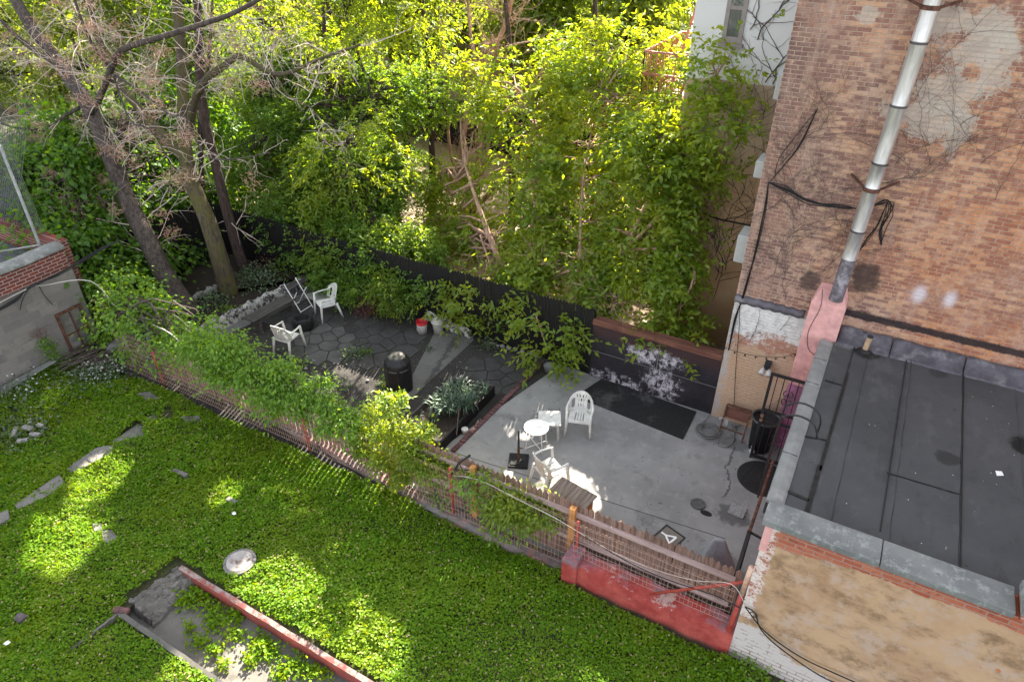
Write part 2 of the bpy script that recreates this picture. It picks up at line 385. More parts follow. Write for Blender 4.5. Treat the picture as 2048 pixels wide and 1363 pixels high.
def m_frontwall():
    b=NB('patched_render');x,y,z=b.xyz();v=b.comb(x,z)
    col,f=b.brick(v,.21,.075,.009,.2)
    n=b.noise(1.6,7,.68);n2=b.noise(4,6,.7);fn=b.noise(40,3,.5)
    tan=b.ramp(b.noise(1.1,6,.62),[(.3,(.35,.215,.125)),(.5,(.44,.29,.175)),(.7,(.49,.335,.21))])
    sk=b.noise(1.0,6,.72,b.comb(b.ma('ADD',b.ma('MULTIPLY',x,1.2),b.ma('MULTIPLY',z,.5)),0,b.ma('MULTIPLY',z,2.6)))
    tan=b.mix(b.ma('MULTIPLY',b.ma('MULTIPLY',b.step(sk,.42,.62),b.step(n2,.36,.6)),.85),tan,(.17,.105,.058))
    tan=b.mix(b.ma('MULTIPLY',b.step(b.noise(2.3,7,.75),.5,.62),.8),tan,(.43,.32,.25))
    tan=b.mix(b.step(b.noise(3.1,5,.75,b.comb(x,5.0,z)),.70,.72),tan,(.42,.15,.07))
    # whitewashed brick at the foot
    wt=b.ma('ADD',z,b.ma('MULTIPLY',b.ma('SUBTRACT',n,.5),1.1))
    whm=b.step(b.ma('SUBTRACT',wt,b.ma('MULTIPLY',x,-.12)),.72,.66)
    wc=b.mix(b.ma('MULTIPLY',b.step(b.noise(7,4,.7),.5,.64),b.step(f,.4,.9)),(.50,.45,.43),(.2,.14,.12))
    wc=b.mix(b.ma('MULTIPLY',b.step(z,.38,.18),b.ma('MULTIPLY',f,.8)),wc,(.22,.15,.12))
    c=b.mix(whm,tan,wc)
    # bare brick at the top, ragged lower edge
    bz=b.ma('ADD',b.ma('ADD',z,b.ma('MULTIPLY',b.ma('SUBTRACT',b.noise(2.4,7,.75),.5),.3)),b.ma('MULTIPLY',b.step(x,.9,.0),.13))
    bm=b.step(bz,2.565,2.59)
    br=b.mix(col,(.30,.075,.04),(.42,.15,.085));br=b.mix(b.step(n2,.5,.7),br,(.34,.10,.06))
    br=b.mix(b.step(b.noise(13,4,.7),.5,.7),br,(.20,.07,.05));br=b.mix(b.ma('MULTIPLY',f,.8),br,b.mix(n2,(.24,.15,.12),(.38,.28,.23)))
    c=b.mix(bm,c,br)
    # broken corner: painted brick ends
    ex=b.ma('ADD',x,b.ma('MULTIPLY',b.ma('SUBTRACT',b.noise(5,6,.8),.5),.35))
    em=b.ma('MULTIPLY',b.step(ex,.12,.07),b.step(z,.9,1.0))
    ec=b.mix(b.step(b.noise(11,5,.8),.48,.56),(.62,.54,.5),(.33,.13,.08));ec=b.mix(b.ma('MULTIPLY',f,.7),ec,(.5,.4,.36))
    c=b.mix(em,c,ec)
    hgt=b.ma('ADD',b.ma('MULTIPLY',b.ma('MULTIPLY',b.ma('MAXIMUM',bm,whm),f),-1.0),b.ma('MULTIPLY',n2,.6));return b.out(c,.9,hgt,.5,.012)
def m_brick(name,c1,c2,mort,face='y',w=.21,h=.075,mo=.009,chips=None,off=.5):
    b=NB(name);x,y,z=b.xyz();v=b.comb(x if face=='y' else y,z)
    col,f=b.brick(v,w,h,mo,.2,off);n=b.noise(5,5,.65)
    c=b.mix(col,c1,c2);c=b.mix(b.ma('MULTIPLY',b.step(n,.45,.7),.5),c,tuple((p+q)/2*.75 for p,q in zip(c1,c2)))
    if chips:c=b.mix(b.step(b.noise(3,6,.75),.56,.62),c,chips)
    c=b.mix(b.ma('MULTIPLY',f,.9),c,mort);hgt=b.ma('ADD',b.ma('MULTIPLY',f,-1.0),b.ma('MULTIPLY',n,.5));return b.out(c,.88,hgt,.5,.012)
def m_concrete(name,c0,c1,dark,lines=None,seed=0.0,rough=.85,crack=True):
    b=NB(name);x,y,z=b.xyz();v=b.comb(x,y,seed)
    n=b.noise(.8,6,.6,v);n2=b.noise(5,6,.7,v);fn=b.noise(60,3,.6,v)
    c=b.mix(b.step(n,.3,.7),c0,c1);c=b.mix(b.ma('MULTIPLY',b.step(n2,.5,.68),.35),c,tuple(min(1,k*1.35) for k in c1))
    c=b.mix(b.ma('MULTIPLY',b.step(b.noise(1.7,7,.72,b.comb(x,y,seed+3.3)),.55,.68),.55),c,dark)
    c=b.mix(b.ma('MULTIPLY',b.step(b.noise(26,3,.6,v),.68,.74),.7),c,dark)
    c=b.mix(b.ma('MULTIPLY',fn,.25),c,dark)
    c=b.mix(b.step(b.noise(9,2,.5,b.comb(x,y,seed+9)),.76,.78),c,(.02,.018,.016))
    if crack:
        vd=b.vor(.55,b.comb(b.ma('ADD',x,b.ma('MULTIPLY',n2,.35)),b.ma('ADD',y,b.ma('MULTIPLY',n2,.35)),seed),'DISTANCE_TO_EDGE')
        c=b.mix(b.ma('MULTIPLY',b.step(vd,.006,.001),.7),c,(.04,.038,.036))
    return b,c,n2,x,y
def m_patio():
    b,c,n2,x,y=m_concrete('patio_concrete',(.215,.213,.213),(.30,.297,.292),(.10,.098,.098),crack=False)
    # control joints
    q1=P(905,905);q2=P(1450,1078);
    dx,dy=(q2.x-q1.x),(q2.y-q1.y);L=math.hypot(dx,dy)
    d=b.ma('ABSOLUTE',b.ma('DIVIDE',b.ma('SUBTRACT',b.ma('MULTIPLY',b.ma('SUBTRACT',x,q1.x),dy),b.ma('MULTIPLY',b.ma('SUBTRACT',y,q1.y),dx)),L))
    seg=b.step(x,q2.x+.02,q2.x-.02)
    c=b.mix(b.ma('MULTIPLY',b.ma('MULTIPLY',b.step(d,.012,.006),seg),.85),c,(.02,.02,.02))
    # dark crack running from the wall corner to the drain
    n=b.noise(2.5,6,.7)
    cx=b.ma('ADD',-1.02,b.ma('MULTIPLY',b.ma('SUBTRACT',n,.5),.5))
    d=b.ma('ABSOLUTE',b.ma('SUBTRACT',x,b.ma('ADD',cx,b.ma('MULTIPLY',b.ma('SUBTRACT',10.3,y),.12))))
    m=b.ma('MULTIPLY',b.step(y,9.35,9.6),b.step(d,.03,.01));c=b.mix(b.ma('MULTIPLY',m,.75),c,(.04,.04,.04))
    for (px,py,r,a) in [(1465,1030,.42,.75),(1470,890,.35,.6),(1450,1120,.3,.5),(1430,870,.5,.5),(1215,960,.3,.0)]:
        q=P(px,py);mk=b.blob(x,y,q.x,q.y,r,r*.8,.8,n=b.noise(6,6,.75));c=b.mix(b.ma('MULTIPLY',b.step(mk,.15,.5),a),c,(.06,.06,.062))
    # pale scuffs round the middle of the slab
    for (px,py,r) in [(1260,920,.7),(1130,800,.5),(1200,740,.35),(980,960,.6),(1230,870,.5)]:
        q=P(px,py);mk=b.blob(x,y,q.x,q.y,r,r*.6,1.0,n=b.noise(7,7,.78));c=b.mix(b.ma('MULTIPLY',b.step(mk,.4,.95),.3),c,(.33,.33,.33))
    # faint round stains
    for (px,py) in [(1310,1010),(1290,1040),(1318,1050)]:
        q=P(px,py);a=b.ma('SUBTRACT',x,q.x);e=b.ma('SUBTRACT',y,q.y);d=b.ma('ABSOLUTE',b.ma('SUBTRACT',b.ma('SQRT',b.ma('ADD',b.ma('MULTIPLY',a,a),b.ma('MULTIPLY',e,e))),.14))
        c=b.mix(b.ma('MULTIPLY',b.step(d,.012,.004),.3),c,(.08,.08,.085))
    return b.out(c,.8,n2,.25,.01)
def m_roof():
    b=NB('roof_felt');x,y,z=b.xyz();n=b.noise(1.0,6,.65);n2=b.noise(90,2,.6);n3=b.noise(4,6,.75)
    c=b.mix(b.step(n,.3,.7),(.045,.046,.048),(.068,.068,.07));c=b.mix(b.ma('MULTIPLY',n2,.5),c,(.085,.085,.088))
    c=b.mix(b.ma('MULTIPLY',b.step(b.noise(6,3,.6),.68,.74),.7),c,(.022,.022,.022))
    c=b.mix(b.ma('MULTIPLY',b.step(n3,.62,.75),.35),c,(.10,.10,.10))
    for (px,py,r,a,k) in [(1735,705,.3,.9,(.012,.012,.012)),(1695,680,.35,.75,(.21,.21,.2)),(1895,915,.22,.7,(.02,.02,.02)),(2060,895,.33,.97,(.01,.01,.01)),(1875,745,.2,.5,(.02,.02,.02))]:
        q=P(px,py,2.66);mk=b.blob(x,y,q.x,q.y,r,r,.5,n=b.noise(5,6,.7));c=b.mix(b.ma('MULTIPLY',b.step(mk,.1,.45),a),c,k)
    w1=b.noise(.9,7,.72,b.comb(b.ma('MULTIPLY',x,2.2),y,5.0));c=b.mix(b.ma('MULTIPLY',b.step(w1,.54,.64),.4),c,(.035,.035,.036));c=b.mix(b.ma('MULTIPLY',b.step(w1,.44,.36),.4),c,(.10,.10,.10))
    c=b.mix(b.step(b.vor(5.5,b.comb(x,y,2.0)),.045,.03),c,(.6,.6,.58))
    return b.out(c,.9,n2,.3,.004)
def m_blackwall():
    b=NB('black_peeling_paint');x,y,z=b.xyz();n=b.noise(2.2,8,.78);n2=b.noise(9,6,.75);
    c=b.mix(b.step(n,.3,.7),(.012,.011,.013),(.03,.025,.032))
    c=b.mix(b.ma('MULTIPLY',b.step(b.ma('ADD',z,b.ma('MULTIPLY',n,.5)),1.25,1.5),.8),c,(.045,.022,.022))
    streak=b.noise(3,9,.85,b.comb(b.ma('MULTIPLY',x,1.7),0,b.ma('MULTIPLY',z,1.3)))
    q=b.blob(x,z,-3.15,1.0,.8,.28,.9,n=n2);q2=b.blob(x,z,-3.9,.05,.8,.3,1.0,n=n2);q3=b.blob(x,z,-2.9,.4,.5,.45,1.0,n=n2)
    m=b.ma('MAXIMUM',b.ma('MAXIMUM',q,q2),q3)
    mk=b.ma('MULTIPLY',b.step(m,.0,.6),b.step(streak,.47,.53))
    c=b.mix(mk,c,b.mix(n2,(.36,.33,.38),(.55,.52,.55)))
    c=b.mix(b.ma('MULTIPLY',b.ma('MAXIMUM',b.step(b.ma('ABSOLUTE',b.ma('SUBTRACT',z,.72)),.012,.005),b.step(b.ma('ABSOLUTE',b.ma('SUBTRACT',x,-3.05)),.012,.005)),.5),c,(.25,.23,.25))
    return b.out(c,.75,n2,.4,.01)
def m_wood(name,c1,c2,grain=30,axis='x',rough=.85,paint=None):
    b=NB(name);x,y,z=b.xyz();k={'x':(1.2,grain,grain),'y':(grain,1.2,grain),'z':(grain,grain,1.2)}[axis]
    v=b.comb(b.ma('MULTIPLY',x,k[0]),b.ma('MULTIPLY',y,k[1]),b.ma('MULTIPLY',z,k[2]))
    n=b.noise(1,4,.65,v);c=b.mix(b.step(n,.3,.7),c1,c2);n2=b.noise(2.5,5,.7)
    c=b.mix(b.ma('MULTIPLY',b.step(n2,.5,.7),.5),c,tuple(k*.55 for k in c1))
    if paint:c=b.mix(b.step(b.noise(7,6,.75),.5,.56),c,paint)
    return b.out(c,rough,n,.35,.006)
def m_redwall():
    b=NB('red_painted_masonry');x,y,z=b.xyz();n=b.noise(3,7,.72);n2=b.noise(10,5,.7)
    c=b.mix(b.step(n,.35,.65),(.27,.035,.03),(.38,.075,.06))
    top=b.step(b.ma('ADD',z,b.ma('MULTIPLY',b.ma('SUBTRACT',n,.5),.25)),.46,.52)
    c=b.mix(top,c,b.mix(b.step(n2,.4,.6),(.16,.12,.13),(.33,.12,.14)))
    c=b.mix(b.step(b.noise(2.2,6,.75),.6,.66),c,(.42,.28,.25))
    c=b.mix(b.ma('MULTIPLY',b.step(b.noise(17,6,.8),.55,.66),.5),c,(.13,.07,.065));c=b.mix(b.step(z,.12,.0),c,(.12,.07,.05));return b.out(c,.88,n2,.8,.03)
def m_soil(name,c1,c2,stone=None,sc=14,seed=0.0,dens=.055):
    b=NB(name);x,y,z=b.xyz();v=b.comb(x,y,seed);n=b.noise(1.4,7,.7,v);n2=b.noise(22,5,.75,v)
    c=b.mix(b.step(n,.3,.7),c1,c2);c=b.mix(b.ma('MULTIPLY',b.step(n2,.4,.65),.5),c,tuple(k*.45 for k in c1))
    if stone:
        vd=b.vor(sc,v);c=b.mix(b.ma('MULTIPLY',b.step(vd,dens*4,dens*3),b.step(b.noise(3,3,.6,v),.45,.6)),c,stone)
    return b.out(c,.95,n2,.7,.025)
def m_white_stone():
    b=NB('flaking_white_stone');n=b.noise(9,7,.8);n2=b.noise(2,5,.7)
    c=b.mix(b.step(b.ma('ADD',n,b.ma('MULTIPLY',b.ma('SUBTRACT',n2,.5),.4)),.47,.55),(.05,.045,.045),(.42,.41,.39));return b.out(c,.9,n,.7,.03)
def m_bark(name,c1,c2,moss=None,sc=7):
    b=NB(name);x,y,z=b.xyz();v=b.comb(b.ma('MULTIPLY',x,sc*2),b.ma('MULTIPLY',y,sc*2),b.ma('MULTIPLY',z,sc*.35))
    n=b.noise(1,6,.7,v,1.2);n2=b.noise(3,5,.7);c=b.mix(b.step(n,.35,.65),c1,c2)
    if moss:c=b.mix(b.ma('MULTIPLY',b.step(n2,.42,.62),.75),c,moss)
    return b.out(c,.95,n,.9,.03)
def m_steel():
    b=NB('galvanised_steel');x,y,z=b.xyz();n=b.noise(3,5,.6,b.comb(b.ma('MULTIPLY',x,6),b.ma('MULTIPLY',y,6),z))
    c=b.mix(b.step(n,.35,.7),(.60,.59,.62),(.78,.77,.80))
    c=b.mix(b.ma('MULTIPLY',b.step(b.noise(6,5,.75,b.comb(b.ma('MULTIPLY',x,5),b.ma('MULTIPLY',y,5),b.ma('MULTIPLY',z,.5))),.60,.7),.6),c,(.34,.24,.17))
    return b.out(c,b.ma('ADD',.3,b.ma('MULTIPLY',n,.25)),n,.08,.004,.9,.5)
def m_stone_coping():
    b=NB('coping_stone');n=b.noise(7,8,.8);n2=b.noise(2,5,.6)
    c=b.mix(b.step(n2,.3,.7),(.125,.13,.128),(.185,.19,.183));c=b.mix(b.ma('MULTIPLY',b.step(n,.5,.62),.6),c,(.32,.34,.325));c=b.mix(b.step(b.noise(5,5,.7),.66,.7),c,(.10,.11,.11))
    return b.out(c,.85,n,.25,.006)
def m_lawnsoil():
    b=NB('lawn_soil');x,y,z=b.xyz();n=b.noise(1.5,6,.7);n2=b.noise(12,5,.7)
    c=b.mix(b.step(n,.3,.7),(.035,.05,.014),(.06,.055,.03));c=b.mix(b.step(n2,.55,.7),c,(.02,.024,.01));return b.out(c,.95,n2,.7,.03)
def m_backyard():
    b=NB('dry_earth');x,y,z=b.xyz();n=b.noise(.9,7,.68);n2=b.noise(9,6,.75)
    c=b.mix(b.step(n,.3,.7),(.22,.17,.115),(.32,.255,.18));c=b.mix(b.ma('MULTIPLY',b.step(n2,.5,.66),.5),c,(.16,.12,.075))
    vd=b.vor(.45,b.comb(x,y,1.0),'DISTANCE_TO_EDGE');c=b.mix(b.ma('MULTIPLY',b.step(vd,.02,.005),.6),c,(.1,.08,.05));return b.out(c,.95,n2,.5,.02)
def m_redkerb():
    b=NB('flaking_red_kerb');x,y,z=b.xyz();n=b.noise(6,7,.78);n2=b.noise(2,5,.7)
    c=b.mix(b.step(n2,.35,.65),(.20,.05,.04),(.30,.07,.055));t=b.step(b.ma('ADD',z,b.ma('MULTIPLY',b.ma('SUBTRACT',n,.5),.2)),.02,.06)
    c=b.mix(t,c,b.mix(b.step(n,.4,.6),(.14,.095,.09),(.27,.21,.19)));return b.out(c,.9,n,.6,.012)
M=dict(bigwall=m_bigwall(),tan=m_tan(),front=m_frontwall(),patio=m_patio(),roof=m_roof(),blackwall=m_blackwall(),redwall=m_redwall(),
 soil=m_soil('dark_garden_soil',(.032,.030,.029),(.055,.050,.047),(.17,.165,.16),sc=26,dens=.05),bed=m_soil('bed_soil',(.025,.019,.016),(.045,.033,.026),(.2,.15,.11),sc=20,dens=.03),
 wstone=m_white_stone(),lawn=m_lawnsoil(),earth=m_backyard(),steel=m_steel(),coping=m_stone_coping(),
 ground=m_soil('far_ground',(.035,.045,.018),(.07,.065,.035)),
 cinder=m_brick('cinder_block',(.15,.135,.135),(.225,.205,.19),(.19,.175,.165),'x',.40,.20,.009,chips=(.17,.15,.145)),
 redbrick_x=m_brick('red_brick_side',(.20,.045,.035),(.13,.04,.04),(.36,.30,.26),'x'),
 redbrick_y=m_brick('red_brick_front',(.34,.09,.05),(.42,.15,.09),(.45,.38,.33),'y'),
 farbrick=m_brick('far_brown_brick',(.26,.17,.13),(.34,.23,.17),(.36,.30,.26),'y'),
 black_wood=m_wood('black_fence_paint',(.006,.0055,.006),(.012,.011,.011),20,'z',.6),
 fence_wood=m_wood('weathered_picket',(.13,.075,.055),(.27,.17,.135),22,'z',.9),
 rail_wood=m_wood('pinkish_rail',(.34,.24,.22),(.46,.35,.33),22,'x',.9),
 amber_wood=m_wood('amber_wood',(.42,.17,.05),(.55,.27,.10),22,'z',.8),
 old_wood=m_wood('old_grey_wood',(.05,.046,.044),(.10,.093,.088),26,'y',.85),
 cab_top=m_wood('table_boards',(.13,.10,.085),(.24,.19,.16),22,'y',.85),
 beam_wood=m_wood('dark_red_timber',(.09,.035,.025),(.17,.075,.05),16,'x',.85),
 plastic=simple('white_plastic',(.60,.60,.565),.5,.1,7,spec=.45,dirt=(.42,.41,.37),ds=6),
 paper=simple('white_paint',(.8,.8,.78),.5,.05),
 white_metal=simple('white_tray_metal',(.8,.8,.79),.35,.04,spec=.5),
 iron=simple('black_iron',(.013,.012,.013),.5,.3,12,spec=.5),rust=simple('rusty_iron',(.10,.045,.03),.8,.5,14,dirt=(.04,.02,.015)),
 redpost=simple('red_painted_steel',(.34,.045,.03),.55,.3,9,spec=.4,dirt=(.2,.07,.05),ds=9),redtip=simple('chipped_paint',(.55,.38,.28),.7,.2,9,dirt=(.4,.1,.06),ds=8),
 wire=simple('pinkish_wire',(.36,.23,.18),.7,.2,20),cable=simple('black_cable',(.012,.012,.013),.6,.2),rope=simple('white_cord',(.42,.38,.35),.7,.1),
 rubber=simple('rubber_mat',(.018,.018,.019),.9,.35,30,dirt=(.075,.075,.075),ds=1.1,bs=.6),tyre=simple('black_rubber',(.016,.016,.017),.7,.3,10),
 cover_black=simple('black_cover',(.013,.013,.014),.5,.3,4,spec=.4,bs=.3),cover_grey=simple('grey_cover',(.26,.26,.275),.6,.15,4,bs=.5),
 pink=simple('pink_paint',(.60,.32,.30),.85,.14,6,dirt=(.47,.24,.23),ds=4,bs=.5),purple=simple('dull_purple_paint',(.36,.14,.24),.8,.2,5,dirt=(.2,.07,.15)),
 gutter=simple('gutter_metal',(.205,.21,.205),.55,.12,6,spec=.4,dirt=(.28,.28,.27),ds=4,bs=.2),flash=simple('flashing',(.085,.078,.092),.6,.3,6,dirt=(.17,.16,.17),ds=3),
 darkgrey=simple('dark_recess',(.03,.03,.033),.9,.3),bin=simple('grey_bin',(.2,.2,.2),.5,.08),taupe=simple('taupe_liner',(.17,.15,.13),.7,.1),
 glass=simple('window_glass',(.10,.11,.11),.08,.3,3,spec=.8,dirt=(.3,.33,.32),ds=1.5),frame=simple('window_frame',(.24,.21,.20),.6,.1),
 redpl=simple('red_rim',(.45,.015,.02),.5,.2),pail=simple('cream_pail',(.42,.41,.37),.6,.1),clay=simple('pink_clay',(.4,.24,.19),.9,.2),
 twig=simple('bare_twig',(.46,.38,.32),.9,.25,20),twigd=simple('dark_creeper',(.075,.058,.052),.9,.3,20),stick=simple('dead_sticks',(.09,.07,.06),.9,.35,20),
 deadclump=simple('dead_seed',(.36,.22,.16),.95,.3,30),
 bark=m_bark('grey_brown_bark',(.035,.027,.024),(.10,.08,.07)),barkmoss=m_bark('mossy_bark',(.04,.032,.022),(.10,.08,.055),(.085,.08,.02)),
 barkdark=m_bark('dark_bark',(.025,.018,.016),(.075,.05,.042)),barkred=m_bark('reddish_bark',(.23,.13,.09),(.42,.28,.21),sc=5),
 fire=simple('fire_escape_paint',(.34,.13,.08),.7,.2),ac=simple('ac_casing',(.38,.39,.38),.6,.06),
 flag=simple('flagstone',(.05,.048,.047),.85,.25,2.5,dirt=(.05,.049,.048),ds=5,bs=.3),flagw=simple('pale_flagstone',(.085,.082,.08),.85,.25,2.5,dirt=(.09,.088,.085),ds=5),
 brickedge=simple('edging_brick',(.11,.055,.055),.9,.4,7),pebble=simple('rubble',(.25,.24,.23),.9,.3,9),rust_lid=simple('flaking_lid',(.30,.28,.27),.8,.15,3,dirt=(.13,.07,.055),ds=4.5))
def _m(nm,a,b_,d,seed):
    b,c,n2,x,y=m_concrete(nm,a,b_,d,seed=seed);return b.out(c,.9,n2,.5,.02)
M['slab']=_m('old_slab_surface',(.085,.08,.075),(.15,.14,.125),(.04,.038,.032),4.0)
M['path']=_m('path_concrete',(.10,.098,.096),(.145,.14,.135),(.055,.053,.05),7.0)
M['lawnstone']=_m('lawn_stone',(.12,.115,.11),(.18,.17,.16),(.06,.055,.05),11.0)
L_=dict(lawn=leafmat('clover_leaf',(.075,.175,.005),(.16,.305,.009),(.145,.25,.009),.48,(2.2,1.45,.12),.012),
 vine=leafmat('vine_leaf',(.085,.19,.014),(.18,.32,.03),None,.5,(2.0,1.6,.35),.03),
 bright=leafmat('bright_leaf',(.10,.18,.014),(.195,.29,.022),(.21,.28,.025),.62,(2.1,1.7,.32),.03),
 dark=leafmat('deep_leaf',(.06,.14,.014),(.12,.22,.024),(.15,.235,.024),.58,(2.0,1.7,.38),.03),
 mul=leafmat('broad_leaf',(.06,.155,.012),(.13,.24,.018),None,.64,(2.0,1.8,.3),.03),
 far=leafmat('far_leaf',(.085,.145,.014),(.15,.215,.025),(.13,.19,.03),.58,(2.1,1.7,.45),.03),
 garlic=leafmat('blue_green_blade',(.04,.08,.05),(.085,.13,.075),None,.3,(1.5,1.5,.9),.08),
 purple=leafmat('red_shrub_leaf',(.12,.045,.04),(.19,.08,.07),None,.3,(1.5,1,.8),.03),
 weed=leafmat('dull_weed',(.05,.085,.04),(.10,.15,.07),None,.35),white=leafmat('white_bloom',(.45,.46,.42),(.6,.6,.58),None,.2,(1,1,1)))
# ================================================================ SETTING: GROUND
def sheet(name,poly,z,m,kind='structure'):
    o=obj(name,MB().add([(p[0],p[1],z) for p in poly],[tuple(range(len(poly)))]),m);return struct(o,kind)
sheet('ground',[(-300,-150),(250,-150),(250,400),(-300,400)],-.3,M['ground'])
def gz(x,y): return .03*math.sin(x*1.3+y*.7)+.025*math.sin(x*.6-y*1.9+1)-.03
SLX0,SLX1,SLY0,SLY1=-8.45,-3.0,2.62,3.62
mb=MB();nx,ny=112,92;X0,X1,Y0,Y1=-15.75,6.0,-6.0,6.6
mb.surf(lambda u,v:(X0+(X1-X0)*u,Y0+(Y1-Y0)*v,gz(X0+(X1-X0)*u,Y0+(Y1-Y0)*v)),nx,ny,
  lambda u,v: not(SLX0<X0+(X1-X0)*u<SLX1 and SLY0<Y0+(Y1-Y0)*v<SLY1))
struct(obj('lawn',mb,M['lawn'],smooth=True))
sheet('sunken_path',[(SLX0-.2,SLY0-.2),(SLX1+.2,SLY0-.2),(SLX1+.2,SLY1+.2),(SLX0-.2,SLY1+.2)],-.19,M['slab'])
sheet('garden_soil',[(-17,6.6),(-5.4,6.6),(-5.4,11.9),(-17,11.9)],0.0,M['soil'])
e0=P(905,882);e1=P(1105,742)
sheet('patio',[(e0.x-.05,6.62),(.6,6.62),(.6,11.75),(e1.x,11.75),(e1.x,e1.y),(e0.x,e0.y)],.02,M['patio'])
sheet('garden_path',[P(790,812)[:2],P(822,798)[:2],P(948,680)[:2],P(925,650)[:2],P(868,668)[:2],P(828,745)[:2]],.012,M['path'])
sheet('back_yard',[(-24,11.9),(4,11.9),(4,40),(-24,40)],.0,M['earth'])
sheet('low_strip',[(-16.6,11.3),(-16.6,15),(-24,15),(-24,6)],.004,M['soil'])
# earth of the planted bed behind the white stone wall, left
bed=[P(380,690)[:2],P(415,662)[:2],P(620,563)[:2],(-12.9,11.8),(-16.4,11.8),(-16.4,7.6)]
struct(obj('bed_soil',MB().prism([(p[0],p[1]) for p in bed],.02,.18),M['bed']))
# ================================================================ BUILDINGS
# --- tall brick building
t=thing('brick_building','tall weathered brick building with a steel flue up its wall','building',(-1.76,11.68,0))
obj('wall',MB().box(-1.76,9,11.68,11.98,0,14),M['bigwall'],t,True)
obj('side_wall',MB().box(-1.76,-1.5,11.983,24,0,14),simple('side_render',(.34,.27,.22),.9,.2,3),t,True)
mb=MB();mb.surf(lambda u,v:(-1.765+1.24*u,11.68-.05*math.sin(math.pi*v)-.005,2.78+.16*v+.012*math.sin(u*40)),30,5)
obj('ledge',mb,M['flash'],t,True,smooth=True,solid=.02,label='dark lead ledge above the white painted brick')
mb=MB().box(3.02,3.05,11.672,11.679,2.9,9);obj('joint',mb,M['darkgrey'],t,True)
# --- metal flue and pink chimney breast
q0=PY(1680,572,11.32);q1=PY(1866,0,11.32);dv=(q1-q0)
t=thing('chimney_flue','shiny galvanised steel flue pipe strapped to the tall brick wall','flue pipe',tuple(q0))
top=q0+dv*1.45;segs=[0,.12,.235,.40,.49,.685,.88,1.12,1.45]
for i in range(len(segs)-1):
    a=q0+dv*(segs[i]);c=q0+dv*segs[i+1]
    if i==0: a=q0-dv*.06
    ring=MB().tube([a,a.lerp(c,.02),a.lerp(c,.985),c],[.112,.109,.109,.113],28)
    obj('pipe_section',ring,M['steel'] if i else simple('sooty_steel',(.17,.15,.17),.6,.45,9,.4,.4,dirt=(.4,.38,.42),ds=5),t,True,smooth=True)
    if i: obj('band',MB().tube([c-dv.normalized()*.02,c+dv.normalized()*.012],.117,28),simple('dark_band',(.12,.11,.12),.5,.3,9,.7),t,True)
for f_ in (.395,.98):
    c=q0+dv*f_;mb=MB().tube([c-dv.normalized()*.03,c+dv.normalized()*.03],.122,28)
    for s_ in(-1,1): mb.beam(c+Vector((s_*.11,.02,0)),Vector((c.x+s_*.34,11.66,c.z+.06)),.03,.03)
    obj('strap',mb,M['rust'],t,True)
xa,xb,ch=-.47,.09,PY(1665,585,11.4).z
t=thing('chimney_breast','pink painted chimney breast at the foot of the steel flue','chimney',(xa,11.4,0))
mb=MB();mb.box(xa,xb,11.36,11.675,1.55,ch-.25);mb.add([(xa,11.36,ch-.25),(xb,11.36,ch-.25),(xb,11.675,ch-.25),(xa,11.675,ch-.25),(xa+.09,11.46,ch),(xb-.09,11.46,ch),(xb-.07,11.675,ch+.02),(xa+.07,11.675,ch+.02)],[(0,1,5,4),(1,2,6,5),(2,3,7,6),(3,0,4,7),(4,5,6,7)])
obj('upper_stack',mb,M['pink'],t,True,bevel=.012)
obj('lower_stack',MB().box(xa+.002,xb-.002,11.362,11.675,0,1.55),M['purple'],t,True,label='dull purple lower part of the chimney breast')
mb=MB();b=Vector((xa+.15,11.35,ch-.1))
mb.tube(smoothpath([Vector((-.35,11.35,ch+.05)),Vector((-.3,11.34,ch-.3)),Vector((-.38,11.34,ch-.8)),Vector((-.3,11.34,ch-1.15)),Vector((-.15,11.34,ch-1.25))]),.005,4);obj('wire',mb,M['cable'],t,True)
# --- low building with felt roof
RZ=2.66
t=thing('flat_roof_building','low building with a grey felt roof and a patched tan wall','building',(0,6.5,0))
obj('front_wall',MB().box(-.06,9,6.5,6.8,0,2.80),M['front'],t,True,label='tan rendered wall with bare brick showing at its top')
obj('side_wall',MB().box(-.055,.2,6.803,11.35,0,RZ-.06),M['pink'],t,True)
mb=MB().box(-.075,.02,6.494,6.62,2.3,2.8);obj('corner_brick',mb,M['pink'],t,True)
rf=obj('roof',MB().box(.06,9,6.8,11.62,RZ-.14,RZ),M['roof'],t,True)
mb=MB()
for (a,c) in [((1707,698),(1622,990)),((1815,702),(1771,990)),((1927,744),(1920,1130))]:
    A=P(*a,RZ);B=P(*c,RZ);d=(A-B).normalized();A=A+d*.5;B=B-d*.7
    A.y=min(A.y,11.5);B.y=max(B.y,6.85);mb.beam(A+Vector((0,0,.014)),B+Vector((0,0,.014)),.012,.010)
A=P(1773,946,RZ);B=P(1920,990,RZ);mb.beam(A+Vector((0,0,.015)),B+Vector((0,0,.015)),.012,.010)
obj('seam',mb,simple('tar_seam',(.018,.018,.018),.6,.4,9),rf,True)
mb=MB()
A=P(1700,720,RZ)
for (a,c,w_) in [((1696,745),(1640,940),.035),((1640,930),(1612,1030),.06),((1560,975),(1618,1000),.05),((1650,760),(1685,770),.03),((1600,870),(1655,880),.025)]:
    mb.beam(P(*a,RZ+.014),P(*c,RZ+.014),w_,.008)
obj('tar_patch',mb,simple('tar_seam',(.018,.018,.018),.6,.4,9),rf,True)
